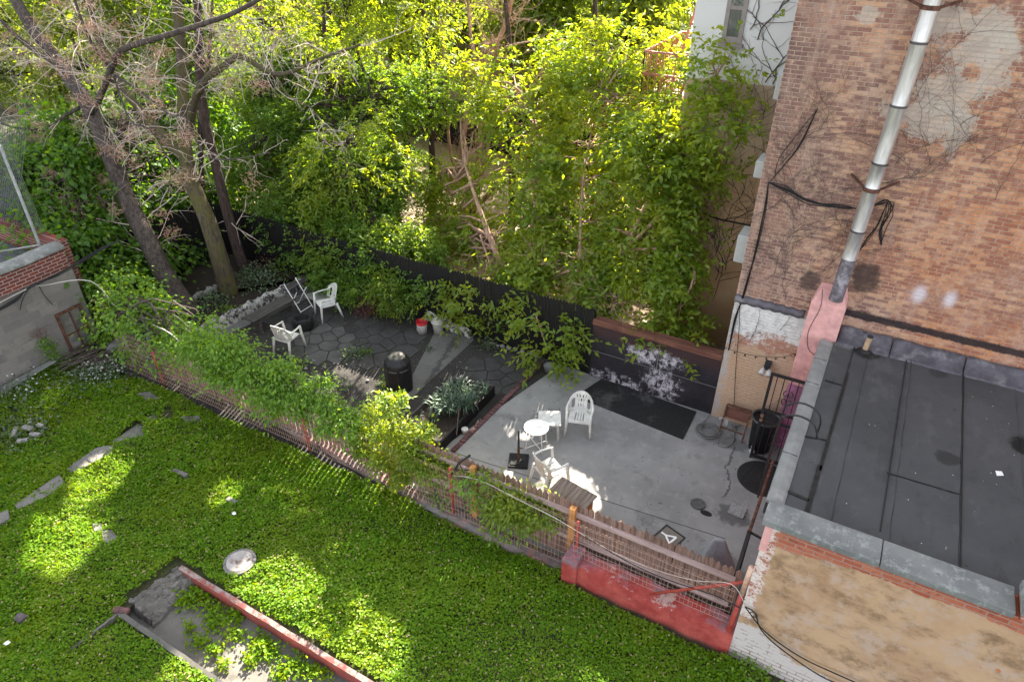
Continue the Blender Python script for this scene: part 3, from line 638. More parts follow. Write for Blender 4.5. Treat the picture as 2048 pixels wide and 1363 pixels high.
for k,(xa_,xb_) in enumerate([(.07,.62),(.625,1.28),(1.285,2.02),(2.025,2.75),(2.755,3.5)]):
    mb=MB().surf(lambda u,v:(xa_+(xb_-xa_)*u+.004*math.sin(v*31+k),6.82+4.55*v,RZ+.004+.0045*math.sin(v*23+u*5+k*2)*math.sin(u*9+v*7)+.004*math.sin(v*61+u*3)*(.5+.5*math.sin(u*14))+(.012 if u>.97 else 0)),18,90)
    obj('felt_strip',mb,M['roof'],rf,True,smooth=True)
for i,(u0,u1) in enumerate([(0.11,.93),(.945,2.02),(2.035,3.3),(3.315,5.0),(5.01,7)]):
    mb=MB();mb.surf(lambda u,v:(u0+(u1-u0)*u,11.30+.33*v+.01*math.sin(u*7),RZ+.004+.20*v**1.6+.012*math.sin(u*9+i)*(v)),12,6)
    obj('flashing',mb,M['flash'],t,True,smooth=True,solid=.012)
# coping stones on the parapet
for i,(u0,u1,dy,dz) in enumerate([(-.12,1.18,0,0),(1.19,2.5,0,0),(2.52,4.2,-.06,.14)]):
    obj('coping_stone',MB().box(u0,u1,6.43+dy,6.81,2.80+dz,2.90+dz),M['coping'],t,True,bevel=.012,label='pale mottled coping stone on the parapet')
mb=MB().box(2.56,9,6.44,6.80,2.8,2.938);obj('raised_brick',mb,M['redbrick_y'],t,True)
# gutter: a thick folded sheet along the roof edge
ga,gb=P(1652,690,RZ),P(1528,1052,RZ)
gu=obj('gutter',MB().surf(lambda u,v:(lambda x_,z_:(x_,6.98+(11.25-6.98)*v,z_))(*[(-.15,RZ-.13),(-.16,RZ+.0),(-.145,RZ+.045),(-.05,RZ+.05),(.03,RZ+.03),(.06,RZ+.008)][min(int(u*5+.01),5)]),5,24),M['gutter'],t,True,solid=.008)
mb=MB();
for yy in (8.0,8.9,9.85,10.6): mb.box(-.158,.04,yy,yy+.012,RZ+.047,RZ+.056)
obj('gutter_joint',mb,M['flash'],gu,True)
obj('gutter_mouth',MB().box(-.16,-.02,6.95,6.99,RZ-.17,RZ-.01),M['darkgrey'],gu,True)
# --- roof fittings
q=P(1728,703,RZ);t=thing('roof_vent_pipe','short tan vent pipe sticking out of the dark roof','vent pipe',tuple(q))
mb=MB().tube([(0,0,0),(.015,0,.32)],.045,16,cap=False);obj('pipe',mb,simple('tan_pipe',(.42,.28,.18),.7,.2,9),t)
obj('pipe_mouth',MB().tube([(.015,0,.30),(.016,0,.325)],.047,16),M['darkgrey'],t)
obj('collar',MB().lathe([(.17,0),(.1,.02),(.055,.06)],n=18,capt=True),simple('tar_seam',(.018,.018,.018),.6,.4,9),t)
q=P(1796,712,RZ);o=obj('roof_ring',MB().lathe([(.02,0),(.05,.012),(.055,.0)],c=tuple(q),n=14),M['cable']);tag(o,'small black ring lying on the roof near the flashing','roof ring')
q=P(1998,948,RZ);o=obj('paper_scrap',MB().add([(q.x-.03,q.y-.06,RZ+.012),(q.x+.05,q.y-.02,RZ+.02),(q.x+.03,q.y+.07,RZ+.012),(q.x-.05,q.y+.03,RZ+.02)],[(0,1,2),(0,2,3)]),M['paper']);tag(o,'white paper scrap lying on the dark roof','litter')
# black hoops over the roof edge
for k,(a,b_,c_,lab) in enumerate([((1582,835),(1631,812),(1626,905),'larger black hoop rail bending over the gutter'),((1560,925),(1605,868),(1622,868),'lower black hoop rail bending over the gutter')]):
    y0=P(1600,850+k*28,RZ).y
    p_=[Vector((-.32,y0,1.3)),Vector((-.32,y0,2.75)),Vector((-.26,y0,2.98)),Vector((-.08,y0-.02,3.07)),Vector((.12,y0-.04,3.02)),Vector((.2,y0-.05,2.86)),Vector((.2,y0-.05,RZ+.01+.12*k))]
    o=obj('hoop_rail',MB().tube(smoothpath(p_,5),.014,8),M['iron'],smooth=True);tag(o,lab,'handrail','black hoops over the gutter')
# --- small plain white box on corner, floodlight, cables
q=PX(1521,1100,-.12);o=obj('wall_box',MB().box(q.x-.06,q.x+.05,q.y-.05,q.y+.07,q.z-.1,q.z+.07),M['paper'],bevel=.025);tag(o,'small white wall box on the corner of the tan wall','wall box')
q=PY(1533,737,11.5);t=thing('floodlight','twin headed floodlight fixed to the tan painted brick','floodlight',tuple(q))
obj('mount',MB().lathe([(.05,0),(.05,.04)],n=14,capt=True).obox((0,.09,.03),(.055,.09,.055)),M['darkgrey'],t)
for s_ in(-1,1): obj('lamp_head',MB().tube([(s_*.05,.0,.0),(s_*.07,-.11,-.08)],[.035,.06],12),simple('lamp_silver',(.45,.44,.42),.4,.1),t,smooth=True)
def cable(name,pts,r,m,lab,cat='cable',group=None,n=5,k=5):
    o=obj(name,MB().tube(smoothpath(pts,k),r,n),m,smooth=True);return tag(o,lab,cat,group)
def cablebundle(name,pts,cnt,r,m,lab,spread=.05,group=None,cat='cable'):
    mb=MB()
    for i in range(cnt):
        o_=[Vector((rn.gauss(0,spread),0,rn.gauss(0,spread))) for _ in pts]
        mb.tube(smoothpath([Vector(p)+(d if 0<j<len(pts)-1 else d*.15) for j,(p,d) in enumerate(zip(pts,o_))],4),r,4)
    return tag(obj(name,mb,m),lab,cat,group)
W=lambda x,y,Y=11.64:PY(x,y,Y)
cablebundle('cable_bundle',[W(1537,364),W(1575,380),W(1620,403),W(1680,415),W(1712,417)],7,.007,M['cable'],'sagging black cable bundle on the brick wall left of the flue',.022)
cablebundle('cable_bundle',[W(1745,412),W(1775,403),W(1778,425),W(1768,455),W(1762,490)],6,.006,M['cable'],'drooping black cable loops on the brick wall right of the flue',.03)
cablebundle('cable_bundle',[W(1775,404),W(1755,450),W(1735,480),W(1720,500)],3,.006,M['cable'],'black cables running down from the flue towards its base',.01)
cablebundle('cable_bundle',[W(1537,364),W(1530,420),W(1512,500),W(1490,580),W(1470,640),W(1457,700)],4,.008,M['cable'],'black cables running down the left edge of the brick wall',.012)
cablebundle('cable_bundle',[W(1541,362),W(1570,330),W(1600,290),W(1635,218)],2,.007,M['cable'],'black cable rising diagonally across the brick wall',.012)
cablebundle('cable_bundle',[W(1632,222),W(1590,275),W(1555,320),W(1550,350)],1,.006,M['cable'],'thin black cable slung beside the diagonal cable',.012)
cable('wall_cable',[W(1480,600),W(1478,660),W(1472,730),W(1468,810)],.006,M['cable'],'thin dark cable down the painted brick beside the string lights')
mb=MB();pts=smoothpath([W(1440,690),W(1470,702),W(1505,710),W(1540,714),W(1570,712),W(1602,703)],5);mb.tube(pts,.004,4)
t=thing('string_lights','string of small dark bulbs strung across the tan painted brick','string lights',tuple(pts[0]))
obj('wire',mb,M['cable'],t,True)
for i in range(2,len(pts)-1,3): obj('bulb',MB().ico(pts[i]+Vector((0,-.01,-.03)),.02),M['cable'],t,True)
cable('wall_cable',[PY(1490,1212,6.44),PY(1530,1262,6.44),PY(1600,1312,6.44),PY(1680,1350,6.44),PY(1760,1385,6.44)],.009,M['cable'],'lower black cable sagging across the tan wall',n=6)
cable('wall_cable',[PY(1490,1212,6.43),PY(1510,1225,6.43),PY(1522,1258,6.43),PY(1560,1295,6.43),PY(1640,1350,6.43),PY(1700,1375,6.43)],.009,M['cable'],'upper black cable sagging across the tan wall',n=6)
q=PY(1507,1228,6.43);mb=MB();mb.tube([q+Vector((.045*math.cos(a),0,.045*math.sin(a))) for a in np.linspace(0,12.4,40)],.006,5);o=obj('cable_coil',mb,M['cable']);tag(o,'small coil of black cable at the corner of the tan wall','cable')
# bare creepers on the walls
def creeper(name,starts,Y,m,lab,L=1.6,dx=.0,n=3,r=.007,xr=None):
    mb=MB()
    for (px,py) in starts:
        b=PY(px,py,Y);st=[(b,Vector((dx+rn.gauss(0,.25),0,1)).normalized(),L*rn.uniform(.6,1.2),r,n)]
        while st:
            p,v,l,rr,dep=st.pop();q=[p]
            k=max(4,int(l/.10))
            for i in range(k):
                v=(v+Vector((rn.gauss(0,.28),0,rn.gauss(0,.14)))).normalized();p2=q[-1]+v*l/k
                if xr and not(xr[0]<p2.x<xr[1]): break
                q.append(p2)
                if dep>0 and rn.random()<.34: st.append((q[-1],(v+Vector((rn.choice((-1,1))*rn.uniform(.5,1.3),0,0))).normalized(),l*rn.uniform(.35,.6),rr*.65,dep-1))
            if len(q)>1: mb.tube(q,taper(len(q),rr,rr*.45),3,cap=False)
    return tag(obj(name,mb,m),lab,'creeper')
random.seed(1)
creeper('bare_creeper',[(1490,500),(1500,440),(1530,560),(1570,600),(1600,420),(1560,330),(1640,400),(1600,560)],11.655,M['twigd'],'leafless creeper stems on the left half of the tall brick wall',2.2,.35,4,.0055,(-1.74,9))
creeper('bare_creeper',[(1790,330),(1860,330),(1920,250),(1960,330),(1830,200),(1990,400)],11.655,M['twigd'],'leafless creeper stems on the brick right of the flue',1.5,.4,3,.0045,(-1.7,9))
creeper('bare_creeper',[(1470,690),(1500,680),(1560,660)],11.655,M['twigd'],'leafless creeper stems across the white painted brick',1.0,.5,3,.005,(-1.74,-.5))
# --- tan building behind
TY=14.4
t=thing('tan_building','tan and off-white rendered building behind the tall brick one','building',(-4,TY,0))
obj('wall',MB().box(-4.02,2,TY,TY+9,0,11.5),M['tan'],t,True)
def window(x0,x1,y0,y1,Y,par,rows=1):
    a=PY(x0,y1,Y);b=PY(x1,y0,Y);X0_,X1_,Z0,Z1=a.x,b.x,a.z,b.z
    f=obj('window',MB().box(X0_-.08,X0_,Y-.03,Y+.02,Z0-.06,Z1).box(X1_,X1_+.08,Y-.03,Y+.02,Z0-.06,Z1).box(X0_,X1_,Y-.025,Y+.02,Z0+(Z1-Z0)*.47,Z0+(Z1-Z0)*.53).box(X0_,X1_,Y-.028,Y+.02,Z1-.08,Z1).box(X0_,X1_,Y-.028,Y+.02,Z0-.05,Z0+.05),M['frame'],par,True)
    obj('pane',MB().box(X0_,X1_,Y-.012,Y+.01,Z0+.05,Z1-.08),M['glass'],f,True)
    obj('sill',MB().box(X0_-.12,X1_+.12,Y-.1,Y+.01,Z0-.13,Z0-.062),M['frame'],f,True)
window(1452,1498,-50,78,TY,t);window(1404,1421,250,305,TY,t)
creeper('bare_creeper',[(1530,165),(1545,168),(1515,80),(1500,60)],TY-.02,M['twigd'],'leafless creeper spreading over the off-white upper wall by the window',2.3,.15,4,.013)
creeper('bare_creeper',[(1430,560),(1450,540),(1462,470),(1440,400),(1470,300),(1440,500),(1425,600)],TY-.02,M['twigd'],'leafless creeper on the tan wall beside the brick corner',2.4,.2,4,.010,(-4.0,2))
cable('wall_cable',[PY(1395,420,TY-.04),PY(1430,436,TY-.05),PY(1465,444,TY-.05),PY(1505,452,TY-.04)],.018,M['cable'],'thick dark cable running across the tan wall',n=6)
for (x_,y_,h_,lab) in [(1560,175,.42,'uppermost window unit on the hidden side of the brick building'),(1518,340,.30,'middle window unit on the hidden side of the brick building'),(1480,505,.55,'lowest window unit jutting past the brick corner')]:
    q=PX(x_,y_,-1.9);t=thing('air_conditioner',lab,'air conditioner',(q.x,max(q.y,12.15),q.z),group='window air conditioners beside the tan wall')
    w_=.12 if h_>.5 else .08
    obj('casing',MB().box(-w_,.14,0,.5,-h_/2,h_/2),M['ac'],t,bevel=.015)
    obj('grille',MB().box(-w_-.008,-w_,.05,.45,-h_/2+.06,h_/2-.06),M['frame'],t)
# --- red fire escape
def fire_escape(z,lab,y0=15.0,y1=17.6,xo=-5.15):
    t=thing('fire_escape_balcony',lab,'fire escape',(-4.02,y0,z),group='fire escape balconies on the tan building')
    obj('platform',MB().box(xo,-4.02,y0,y1,z-.03,z),M['fire'],t,True)
    mb=MB()
    for zz in (.5,.95): mb.beam((xo,y0,z+zz),(xo,y1,z+zz),.045,.045).beam((xo,y0,z+zz),(-4.03,y0,z+zz),.045,.045).beam((xo,y1,z+zz),(-4.03,y1,z+zz),.045,.045)
    for i in range(21): yy=y0+(y1-y0)*i/20;mb.beam((xo,yy,z),(xo,yy,z+.95),.022,.022)
    for i in range(8): xx=xo+(-4.03-xo)*i/8;mb.beam((xx,y0,z),(xx,y0,z+.95),.022,.022)
    obj('railing',mb,M['fire'],t,True)
fire_escape(5.35,'upper red iron fire escape balcony beside the off-white wall');fire_escape(2.6,'lower red iron fire escape balcony half hidden by leaves',xo=-5.0)
q=MB()
for s_ in(0,.45): q.beam((-4.6+s_*.6,15.2,5.35),(-4.5+s_*.6,17.4,8.6),.05,.05)
for i in range(12): a=i/12;q.beam((-4.6+.1*a,15.2+2.2*a,5.4+3.2*a),(-4.33+.1*a,15.2+2.2*a,5.4+3.2*a),.04,.03)
o=obj('fire_ladder',q,M['fire']);tag(o,'red iron fire escape ladder rising beside the off-white wall','ladder')
# --- left cinder-block building with brick parapet
t=thing('block_building','grey cinder block outbuilding with a red brick parapet','building',(-15.6,7.2,0))
obj('wall',MB().box(-16.1,-15.6,-3,7.2,0,2.0),M['cinder'],t,True)
obj('brick_parapet',MB().box(-15.95,-15.575,-3,7.16,2.0,2.48),M['redbrick_x'],t,True)
mb=MB().surf(lambda u,v:(-16.02+.5*u,-3+10.2*v,2.48+.1*math.sin(math.pi*u)**.6+.012*math.sin(v*40)),6,40);obj('coping',mb,M['coping'],t,True,smooth=True,solid=.03)
obj('roof',MB().box(-22,-15.95,-3,7.1,1.85,2.05),M['roof'],t,True)
obj('back_parapet',MB().box(-22,-15.96,7.2,7.5,0,2.5),M['redbrick_x'],t,True)
b0=PX(119,629,-15.6);b1=PX(157,610,-15.6);b2=PX(150,705,-15.6);b3=PX(203,678,-15.6)
wy0,wy1=6.45,7.05;mb=MB();mb.box(-15.63,-15.555,wy0,wy0+.06,.02,1.12).box(-15.63,-15.555,wy1-.06,wy1,.02,1.12).box(-15.63,-15.553,wy0+.06,wy1-.06,1.06,1.12).box(-15.63,-15.553,wy0+.06,wy1-.06,.02,.07).box(-15.63,-15.557,wy0+.3,wy0+.33,.07,1.06).box(-15.63,-15.558,wy0+.06,wy1-.06,.5,.53)
f=obj('window',mb,M['rust'],t,True);obj('pane',MB().box(-15.62,-15.585,wy0+.06,wy1-.06,.07,1.06),simple('dusty_pane',(.15,.14,.13),.5,.3,4,dirt=(.24,.22,.2)),f,True)
# wires and fence on the left building
cable('service_cable',[PX(-30,620,-15.45),PX(60,575,-15.4),PX(85,571,-15.35),Vector((-14.6,7.0,2.0)),PY(240,620,7.2),PY(330,660,6.9),PY(365,690,6.9)],.012,M['rope'],'long white cable slung from the block wall to the wire fence',n=5)
cablebundle('cable_bundle',[PX(-40,640,-15.5),PX(30,600,-15.45),PX(60,575,-15.4),PX(118,545,-15.2),PX(190,505,-15.0),PX(240,480,-14.6)],6,.012,M['cable'],'dark cable bundle running along the foot of the brick parapet',.02)
for (a,b_) in [((75,565),(106,610)),((60,573),(40,620))]:
    cable('hanging_cable',[PX(a[0],a[1],-15.5),PX((a[0]+b_[0])/2-4,(a[1]+b_[1])/2,-15.52),PX(b_[0],b_[1],-15.54)],.008,M['cable'],'short dark cable end hanging on the block wall','cable','cable ends on the block wall')
p0=PX(78,487,-15.9);t=thing('chain_link_fence','grey chain link fence standing on the brick parapet','fence',(p0.x,p0.y,2.5))
a=Vector((-15.9,p0.y,2.5));b_=PY(0,290,p0.y+.9)
obj('post',MB().tube([a,b_],.035,10),M['gutter'],t,True,smooth=True)
obj('top_rail',MB().tube([a+Vector((-1.8,-2.5,.1)),a+Vector((0,0,.12))],.02,8),M['gutter'],t,True)
mb=MB()
for i in range(70):
    u=i*.09+.5;mb.tube([Vector((-16.0-u,7.35,2.5)),Vector((-16.0-u-1.2,7.9,5.0))],.006,3,cap=False);mb.tube([Vector((-16.0-u-1.2,7.35,2.5)),Vector((-16.0-u,7.9,5.0))],.006,3,cap=False)
obj('mesh',mb,simple('grey_wire',(.13,.14,.14),.7,.2),t,True)
sx_=PY(62,440,7.95).x
obj('screen',MB().box(-26,sx_,7.95,8.0,.0,3.6),simple('dark_netting',(.045,.055,.05),.9,.4,6,dirt=(.09,.10,.08)),t,True)
mb=MB()
for i in range(40): mb.beam((-16.1-i*.09,6.2,2.08),(-16.1-i*.09,7.1,2.08),.03,.03)
o=obj('roof_grating',mb,simple('grey_wire',(.13,.14,.14),.7,.2));tag(o,'ribbed metal grating behind the brick parapet','grating')
# ================================================================ FENCES
def picket_run(name,lab,X0_,X1_,Y,z0,z1,m,wd=.085,gap=.012,axis='x',rail=None,pointed=True,group=None,thick=.018,skip=()):
    t=thing(name,lab,'fence',(X0_,Y,z0) if axis=='x' else (Y,X0_,z0),group=group)
    mb=MB();x=X0_;i=0
    while x<X1_:
        h=z1+rn.uniform(-.02,.02);w_=wd;ti=rn.uniform(-.006,.006)
        if i not in skip:
            pts=[(x,z0),(x+w_,z0),(x+w_+ti,h-.06),(x+w_*.5+ti,h),(x+ti,h-.06)] if pointed else [(x,z0),(x+w_,z0),(x+w_+ti,h),(x+ti,h)]
            n=len(pts)
            if axis=='x': vs=[(p[0],Y,p[1]) for p in pts]+[(p[0],Y+thick,p[1]) for p in pts]
            else: vs=[(Y,p[0],p[1]) for p in pts]+[(Y+thick,p[0],p[1]) for p in pts]
            mb.add(vs,[tuple(range(n)),tuple(range(2*n-1,n-1,-1))]+[(j,n+j,n+(j+1)%n,(j+1)%n) for j in range(n)])
        x+=wd+gap*rn.uniform(.6,1.6);i+=1
    obj('boards',mb,m,t,True)
    if rail: 
        for zz in rail:
            if axis=='x': mb=MB().box(X0_,X1_,Y-.045,Y-.003,zz,zz+.085)
            else: mb=MB().box(Y-.045,Y-.003,X0_,X1_,zz,zz+.085)
            obj('rail',mb,M['rail_wood'] if m!=M['black_wood'] else M['black_wood'],t,True)
    return t
picket_run('black_fence','black board fence between the garden and the back yard',-16.4,-4.62,11.80,.02,1.72,M['black_wood'],.07,.0085,rail=None,group=None)
picket_run('black_fence','black board fence along the left end of the garden',6.9,11.75,-16.45,.02,1.9,M['black_wood'],.08,.006,axis='y')
o=obj('fence_post',MB().box(-4.66,-4.56,11.74,11.84,0,1.68),M['black_wood']);tag(o,'black post between the board fence and the peeling wall','post')
t=thing('peeling_wall','low black wall with flaking white paint, capped by a timber','wall',(-4.55,11.7,0))
obj('wall',MB().box(-4.55,-1.765,11.70,11.9,0,1.42),M['blackwall'],t,True)
obj('cap_timber',MB().box(-4.55,-1.77,11.64,11.74,1.42,1.54).box(-4.55,-1.77,11.8,11.93,1.42,1.5),M['beam_wood'],t,True,bevel=.01)
# low stone remnant at the foot of the black fence, and the white stone bed wall
q0=P(868,640);q1=P(930,688)
mb=MB().surf(lambda u,v:(q0.x+(q1.x-q0.x)*u,11.65+.13*v+.01*math.sin(u*30),.02+.36*math.sin(math.pi*min(v*1.2+.12,.9))-.15*u+.03*math.sin(u*17)),14,6)
o=obj('stone_footing',mb,M['wstone'],smooth=False,solid=.05);tag(o,'low whitewashed stone footing under the black fence','wall')
a=Vector(P(380,688));b_=Vector(P(622,568))
mb=MB();d=(b_-a);nrm=Vector((-d.y,d.x,0)).normalized()
mb.surf(lambda u,v:tuple(a+d*u+nrm*(.26*(v-.5))+Vector((0,0,[0,.30,.36,.35,.3,0][min(int(v*5+.01),5)]+.03*math.sin(u*43)+.02*math.sin(u*91+2)))),40,5)
o=obj('bed_wall',mb,M['wstone']);tag(o,'low flaking white stone wall along the planted bed','wall')
mb=MB().prism([tuple((a+d*.0-nrm*.15)[:2]),tuple((b_-nrm*.15)[:2]),tuple((b_-nrm*.62)[:2]),tuple((a-nrm*.38)[:2])],.004,.05);struct(obj('bed_kerb',mb,M['path']))
# --- wire fence along the lawn, posts and kerb
FY=6.75
fx=[P(300,700)[:2],P(370,748)[:2],P(480,805)[:2],P(635,888)[:2],P(782,975)[:2],P(907,1031)[:2],P(1030,1095)[:2],P(1140,1140)[:2]]
mb=MB();kn=len(fx)-1
def kpt(u):
    i=min(int(u*kn),kn-1);f_=u*kn-i;return fx[i][0]+(fx[i+1][0]-fx[i][0])*f_,fx[i][1]+(fx[i+1][1]-fx[i][1])*f_
mb.surf(lambda u,v:(kpt(u)[0],kpt(u)[1]-.14+.3*v+.02*math.sin(u*60),[-.1,.06,.075,.05][min(int(v*3+.01),3)]+.015*math.sin(u*97)),110,3)
o=obj('fence_kerb',mb,simple('dirty_kerb',(.16,.125,.12),.9,.3,6,dirt=(.28,.13,.11),ds=2.5,bs=.5));tag(o,'crumbling low kerb under the wire fence along the lawn','kerb')
t=thing('wire_fence','rusty pink loop-top wire fence on red posts beside the lawn','fence',(-14,FY,0))
WZ=1.10
def wirepanel(x0,x1,z0,z1,Y,lean=.0,loop=True):
    mb=MB();n=int((x1-x0)/.062)
    for i in range(n+1):
        x=x0+(x1-x0)*i/n;jt=rn.uniform(-.008,.008)
        mb.tube([(x,Y,z0),(x+jt,Y-lean*.5,(z0+z1)/2),(x,Y-lean,z1)],.0028,3,cap=False)
        if loop and i<n: mb.tube([(x+.031*(1-math.cos(a_)),Y-lean,z1+.05*math.sin(a_)) for a_ in np.linspace(0,math.pi,5)],.0028,3,cap=False)
    m_=int((z1-z0)/.125)
    for j in range(m_+1):
        z=z0+(z1-z0)*j/m_;mb.tube([(x0+(x1-x0)*k/8,Y-lean*(j/m_)+rn.uniform(-.006,.006),z+rn.uniform(-.008,.008)) for k in range(9)],.0032,3,cap=False)
    return mb
posts=[-12.66,-8.36,-6.35,-4.97,-2.60]
for a_,c_ in zip([-13.9]+posts[1:-1] ,[posts[1]]+posts[2:]):
    obj('wire_mesh',wirepanel(a_,c_,.08,WZ,FY-.03,rn.uniform(-.02,.05)),M['wire'],t,True)
for x_ in posts: obj('post',MB().tube([(x_,FY,-.1),(x_+rn.uniform(-.02,.02),FY-.02,WZ+.07)],.026,10),M['redpost'],t,True,smooth=True)
for i in (2,3):
    pass
mb=MB();y_=FY-.02
for x_ in posts[1:]:
    pass
# red masonry base, its wire panel and end post
t=thing('red_base_wall','low red painted masonry wall ending at the tan wall','wall',(-2.6,6.5,0))
mb=MB();mb.surf(lambda u,v:(-2.56+2.50*u,[6.46,6.47,6.5,6.78][min(int(v*3+.01),3)]+.012*math.sin(u*31),[-.05,.3,.46+.03*math.sin(u*23),.50][min(int(v*3+.01),3)]),60,3)
obj('wall',mb,M['redwall'],t,True);obj('pier',MB().box(-2.72,-2.46,6.42,6.8,-.05,.58),M['redwall'],t,True,bevel=.02)
t=thing('wire_fence','leaning loop-top wire panel on the red base wall with a diagonal brace','fence',(-2.5,6.6,.5))
mb=wirepanel(-2.6,-.2,.52,1.36,6.62,.12);obj('wire_mesh',mb,M['wire'],t,True)
ep0=PY(1453,1270,6.56);ep1=PY(1503,1133,6.52);ep0.z=0
obj('post',MB().tube([ep0,ep0.lerp(ep1,.7)],.036,12),M['redpost'],t,True,smooth=True);obj('post_tip',MB().tube([ep0.lerp(ep1,.7),ep1],[.036,.035],12),M['redtip'],t,True,smooth=True,label='chipped pale top of the leaning red end post')
obj('brace',MB().tube([PY(1300,1187,6.52),PY(1488,1163,6.55)],.022,10),M['redpost'],t,True,smooth=True)
pr=[PY(905,950,6.7),PY(960,960,6.68),PY(1040,1000,6.68),PY(1110,1035,6.66),PY(1165,1068,6.62),PY(1230,1105,6.6),PY(1310,1138,6.56),PY(1390,1160,6.54),PY(1462,1167,6.5),PY(1490,1208,6.44)]
cable('rope',pr,.006,M['rope'],'pale cord strung along the top of the wire fence to the end post','cord')
cable('fence_cable',[PY(1170,1072,6.6),PY(1260,1125,6.57),PY(1340,1160,6.54),PY(1430,1190,6.5),PY(1480,1215,6.46)],.008,M['cable'],'black cable sagging along the wire fence near the end post')
# brown picket fence just behind the wire
picket_run('picket_fence','weathered brown picket fence behind the wire beside the patio',-5.9,-.25,6.96,.03,1.28,M['fence_wood'],.088,.01,rail=(1.02,.45))
picket_run('picket_fence','older reddish picket fence behind the wire under the vines',-13.0,-5.95,7.0,.03,.92,M['fence_wood'],.07,.03,rail=(.7,))
for x_ in (-4.62,-2.78,): o=obj('fence_post',MB().box(x_-.05,x_+.05,6.86,6.955,.0,1.22),M['amber_wood'],bevel=.006);tag(o,'amber wooden post by the brown picket fence '+('near the vines' if x_<-4 else 'beside the red base wall'),'post')
# chain-link remnant at the far end
t=thing('chain_link','short chain link panel with a grey post under ivy','fence',(-13.9,6.9,0))
for x_,lab in((-13.9,0),(-12.95,0)): obj('post',MB().tube([(x_,6.9,0),(x_,6.9,1.2)],.03,8),M['gutter'],t,True)
mb=MB()
for i in range(26):
    u=-13.9+i*.05;mb.tube([(u,6.9,.0),(min(u+.6,-12.95),6.9,min(1.1,(min(u+.6,-12.95)-u)/.6*1.1))],.003,3,cap=False);mb.tube([(u+.0,6.9,1.1),(min(u+.6,-12.95),6.9,1.1-min(1.1,(min(u+.6,-12.95)-u)/.6*1.1))],.003,3,cap=False)
obj('mesh',mb,simple('grey_wire',(.13,.14,.14),.7,.2),t,True)
# ================================================================ FURNITURE AND SMALL THINGS
def chair_proto():
    t=thing('plastic_chair','x','chair',(0,0,0),group='white plastic garden chairs')
    pm=M['plastic']
    def seat(u,v):
        x=(u-.5)*(.46-.04*v);y=-.22+.44*v;return (x,y,.42-.025*math.sin(math.pi*u)*math.sin(math.pi*v)-.03*v+(.0 if v>.06 else -.03))
    def ks(u,v): return not (.15<v<.85 and any(abs(u-c)<.02 for c in(.3,.43,.57,.7)))
    obj('seat',MB().surf(seat,36,24,ks),pm,t,solid=.014,smooth=True)
    def back(u,v):
        a=(u-.5)*2;z=.36+.50*v;w_=.275-.02*v;x=a*w_;return (x,.19+.13*v-.10*a*a,z)
    def kb(u,v):
        a=(u-.5)*2;z=v
        if z>.55 and (a*a+((z-.55)/.45)**2)>1: return False
        if ((abs(a)-.63)/.15)**2+((z-.47)/.24)**2<1: return False
        if .28<z<.42 and any(abs(a-c)<.035 for c in(-.2,0,.2)): return False
        if .5<z<.64 and any(abs(a-c)<.035 for c in(-.2,0,.2)): return False
        if .7<z<.86 and any(abs(a-c*(1+(z-.7)*1.6))<.03 for c in(-.33,-.13,.13,.33)): return False
        if z<.16 and abs(a)>.5: return False
        return True
    obj('backrest',MB().surf(back,44,40,kb),pm,t,solid=.016,smooth=True)
    for s_ in(-1,1):
        obj('armrest',MB().surf(lambda u,v:(s_*(.245+.03*math.sin(math.pi*u)+.045*(v-.5)),.19-.41*u,.63+.012*math.sin(math.pi*v)-.01*u),10,4),pm,t,solid=.016,smooth=True)
        mb=MB();
        f0=Vector((s_*.255,-.21,.635));f1=Vector((s_*.25,-.225,.42));f2=Vector((s_*.275,-.27,0))
        mb.tube([f0,f1,f1.lerp(f2,.5),f2],[.026,.032,.028,.02],8);obj('leg',mb,pm,t,smooth=True)
        b0=Vector((s_*.215,.19,.44));b1=Vector((s_*.245,.29,0));mb=MB().tube([b0,b0.lerp(b1,.5),b1],[.034,.03,.02],8);obj('leg',mb,pm,t,smooth=True)
    return t
c0=chair_proto()
q=P(1157,860,.02);c0.location=q;c0.scale=(.94,.94,.92);c0.rotation_euler=(0,0,R(18));c0['label']='white plastic armchair facing the camera beside the rubber mat'
q=P(658,632);dup(c0,q,R(-28),'white plastic armchair on the far side of the round fire pit, by the bench')
q=P(580,700);dup(c0,q,R(186),'white plastic armchair half behind the vine, its slatted back to the camera')
q=P(1098,968,.02);dup(c0,q,R(150),'white plastic armchair standing in the sunlit spot by the wooden cabinet')
# round tray table
q=P(1072,892,.02);t=thing('tray_table','round white tray table on thin wire legs','side table',tuple(q))
obj('tray',MB().lathe([(.0,.47),(.225,.47),(.245,.50),(.238,.505),(.222,.478),(0,.478)],n=40,capb=False),M['white_metal'],t,smooth=False)
for k in range(4):
    a=R(45+90*k+12);obj('leg',MB().tube([(.2*math.cos(a),.2*math.sin(a),.47),(.235*math.cos(a),.235*math.sin(a),.01)],.008,8),M['white_metal'],t)
obj('cross_bar',MB().beam((-.225*math.cos(R(57)),-.225*math.sin(R(57)),.05),(.225*math.cos(R(57)),.225*math.sin(R(57)),.05),.012,.012).beam((-.225*math.cos(R(147)),-.225*math.sin(R(147)),.05),(.225*math.cos(R(147)),.225*math.sin(R(147)),.05),.012,.012),M['white_metal'],t)
q=P(1098,868,.02);t=thing('square_table','square white plastic side table next to the round one','side table',tuple(q),R(27))
obj('table_top',MB().box(-.225,.225,-.225,.225,.41,.43),M['plastic'],t,bevel=.008);obj('apron',MB().box(-.17,.17,-.17,-.155,.35,.41).box(-.17,.17,.155,.17,.35,.41).box(-.17,-.155,-.155,.155,.35,.41).box(.155,.17,-.155,.155,.35,.41),M['plastic'],t)
